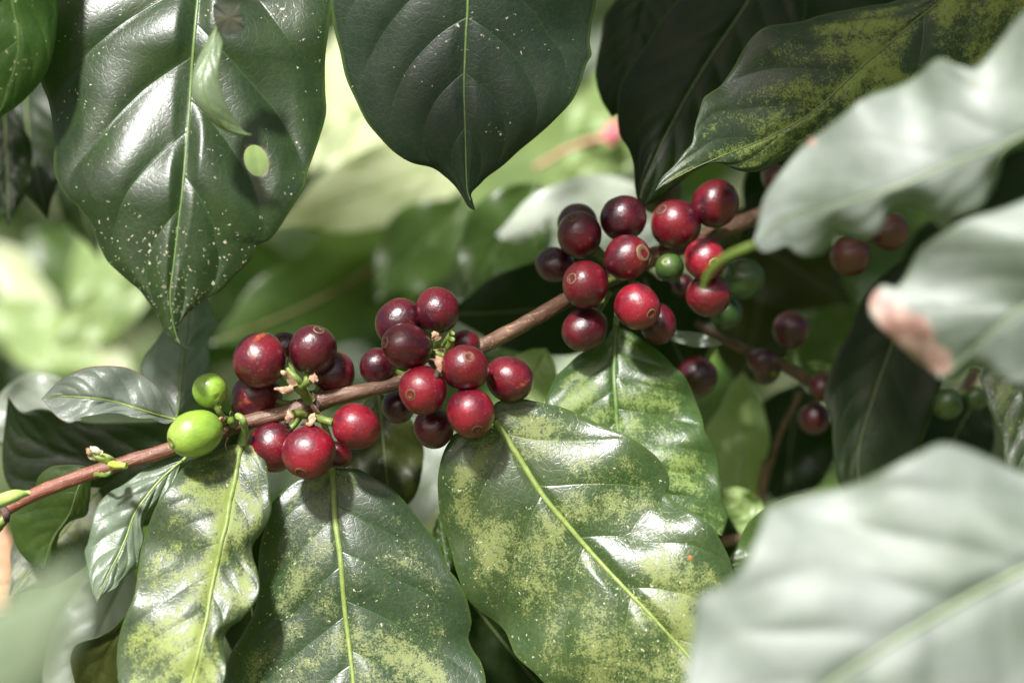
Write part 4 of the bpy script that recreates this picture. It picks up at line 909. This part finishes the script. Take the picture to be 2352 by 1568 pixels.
def cherry(cx, cy, ra, rl, mm, skin, nav, nk, label, anchor, grp=GC, idx=0):
    ctr = P(cx, cy, mm); k = PXM*(FOC+mm/1000)/FOC
    root = empty('coffee_cherry', ctr); tag(root, label, 'coffee cherry', grp)
    ap = P(*anchor) if anchor else ctr+Vector((0, .01, .01))
    if nav:
        dx, dz = (nav[0]-cx), -(nav[1]-cy); rr = (ra+rl)/2
        q = math.hypot(dx, dz)
        if q > rr*.84: dx, dz = dx*rr*.84/q, dz*rr*.84/q
        d = Vector((dx, -math.sqrt(max(.02, rr*rr-dx*dx-dz*dz)), dz)).normalized()
    else:
        d = (ctr-ap).normalized()+Vector((random.uniform(-.3, .3), .45, random.uniform(-.3, .3))); d.normalize()
    o = bpy.data.objects.new('skin', SK[skin, idx % 3]); C.objects.link(o); o.parent = root
    rot = d.to_track_quat('Z', 'Y') @ Quaternion((0, 0, 1), random.uniform(0, 6.28))
    o.rotation_mode = 'QUATERNION'; o.rotation_quaternion = rot; o.scale = (ra*k, ra*k, rl*k)
    if nk:
        v = bpy.data.objects.new('navel', NV[nk]); C.objects.link(v); v.parent = root
        v.rotation_mode = 'QUATERNION'; v.rotation_quaternion = rot; v.scale = (ra*k*1.15, ra*k*1.15, rl*k*SK[skin, idx % 3].vertices[0].co.z/.955)
    if anchor:
        e = ctr-d*rl*k*.9
        to = (ap-ctr)
        if to.length > rl*k*1.05:
            st = ctr+(to.normalized()*.75-d*.25).normalized()*rl*k*.9
            pp = spline([st, st.lerp(ap, .5)+Vector((0, .001, -.0005)), ap], 8)
            vv, ff = tube(pp, [PXM*(6.5+1.5*(i/7)) for i in range(8)], 8, .15)
            mesh_obj('stalk', vv, ff, stalkm, root, ctr)
    return root
for i, c_ in enumerate(CH): cherry(*c_, idx=i)
HC = [
 (1817, 757, 41, 44, 75, 'wine', None, None, 'lone dark cherry with a violet sheen above the shaded twig', (1812, 850, 85)),
 (1750, 830, 30, 34, 72, 'dark', None, None, 'dark cherry half covered by the shaded twig', (1780, 860, 80)),
 (1762, 850, 34, 30, 84, 'wine', None, None, 'dull cherry hanging just under the shaded twig', (1780, 850, 84)),
 (1600, 865, 46, 50, 62, 'dark', None, None, 'blackish cherry behind the right edge of the right mottled leaf', (1640, 790, 72)),
 (1888, 888, 28, 34, 74, 'wine', None, None, 'half hidden red cherry at the end of the shaded twig', (1880, 850, 80)),
 (1870, 960, 36, 38, 78, 'dark', None, None, 'dark cherry below the half hidden one', (1880, 900, 84)),
 (1953, 588, 46, 47, 60, 'orange', None, None, 'orange-brown unripe cherry under the pale foreground leaf', (1990, 540, 80)),
 (2040, 530, 46, 46, 66, 'orange', None, None, 'brown red unripe cherry tucked under the pale foreground leaf', (2020, 460, 80)),
 (1778, 408, 28, 36, 70, 'orange', None, None, 'orange cherry edge above the thick end of the branch', (1800, 470, 66)),
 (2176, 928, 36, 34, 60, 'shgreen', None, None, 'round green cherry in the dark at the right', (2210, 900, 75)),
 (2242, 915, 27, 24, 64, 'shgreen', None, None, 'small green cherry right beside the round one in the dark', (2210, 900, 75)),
]
for i, c_ in enumerate(HC): cherry(*c_, grp=GH, idx=i)

# ------------------------------------------------------------------ shaded twigs behind
def twig(pts, rad, label, mat, name='twig'):
    pp = spline([P(*q) for q in pts], 40); o = empty(name, pp[0]); tag(o, label, 'twig', 'twigs behind the branch')
    v, f = tube(pp, [lerpv(rad, i/39)*PXM for i in range(40)], 10, .2)
    mesh_obj('stem', v, f, mat, o, pp[0]); return o
tb = simple_mat('twig_bark', (.10, .06, .04), (.18, .11, .07), 300, .6, .6)
tp = simple_mat('twig_pink', (.38, .16, .12), (.50, .26, .20), 300, .6, .4)
t1 = twig([(1600, 740, 70), (1650, 775, 74), (1720, 806, 80), (1800, 842, 84), (1880, 890, 88), (1980, 960, 94), (2100, 1060, 110)], [9, 13, 15, 17, 18, 20], 'dark brown twig carrying the shaded cherries', tb)
twig([(1840, 900, 90), (1790, 1000, 100), (1755, 1120, 110), (1720, 1250, 130)], [7, 7, 8, 10], 'thin dull twig hanging down in the hollow', tb)
twig([(2240, 840, 120), (2200, 950, 120), (2150, 1060, 125), (2100, 1200, 130)], [16, 18, 20, 22], 'brownish stem in the dark right hollow', tb)
twig([(1230, 385, 260), (1300, 345, 255), (1370, 320, 250), (1430, 310, 250), (1500, 290, 250)], [7, 8, 10, 9], 'pinkish twig blurred right of the middle hanging leaf', tp)
bp_ = bit  # pink bud on that twig
o = empty('flower_bud', P(1408, 300, 250)); tag(o, 'pinkish red blurred bud on the pinkish twig', 'bud')
v, f = tube(spline([P(1400, 330, 250), P(1405, 305, 250), P(1412, 275, 250)], 8), [PXM*q for q in (14, 22, 24, 24, 22, 18, 12, 5)], 10, .3)
mesh_obj('petals', v, f, simple_mat('bud_pink', (.45, .06, .10), (.55, .16, .18), 200, .5, .4), o, o.location)
twig([(1640, 1255, 60), (1680, 1240, 58), (1760, 1245, 60), (1800, 1270, 60)], [12, 15, 14, 10], 'reddish brown twig stub beside the tips of the mottled leaves', tb)
twig([(1760, 1060, 100), (1748, 1140, 104), (1740, 1230, 110)], [11, 12, 14], 'short dark twig left of the big foreground leaf', tb)
o2 = empty('coffee_branch', P(-300, -400, -20)); tag(o2, 'brown branch above the view from which the broad dark leaves hang', 'branch')
pp = spline([P(*q) for q in [(-300, -400, -20), (-10, -432, -26), (480, -585, 18), (1085, -530, -4), (1800, -380, 30), (2500, -290, 30), (2900, -260, 40)]], 90)
v, f = tube(pp, [PXM*17]*90, 14, .15); mesh_obj('stem', v, f, bark, o2, o2.location)
twig([(-30, 1180, 130), (10, 1280, 130), (6, 1420, 130)], [34, 36, 40], 'thick tan stem blurred at the left border', simple_mat('tan_stem', (.45, .25, .15), (.58, .36, .22), 60, .8, .3))
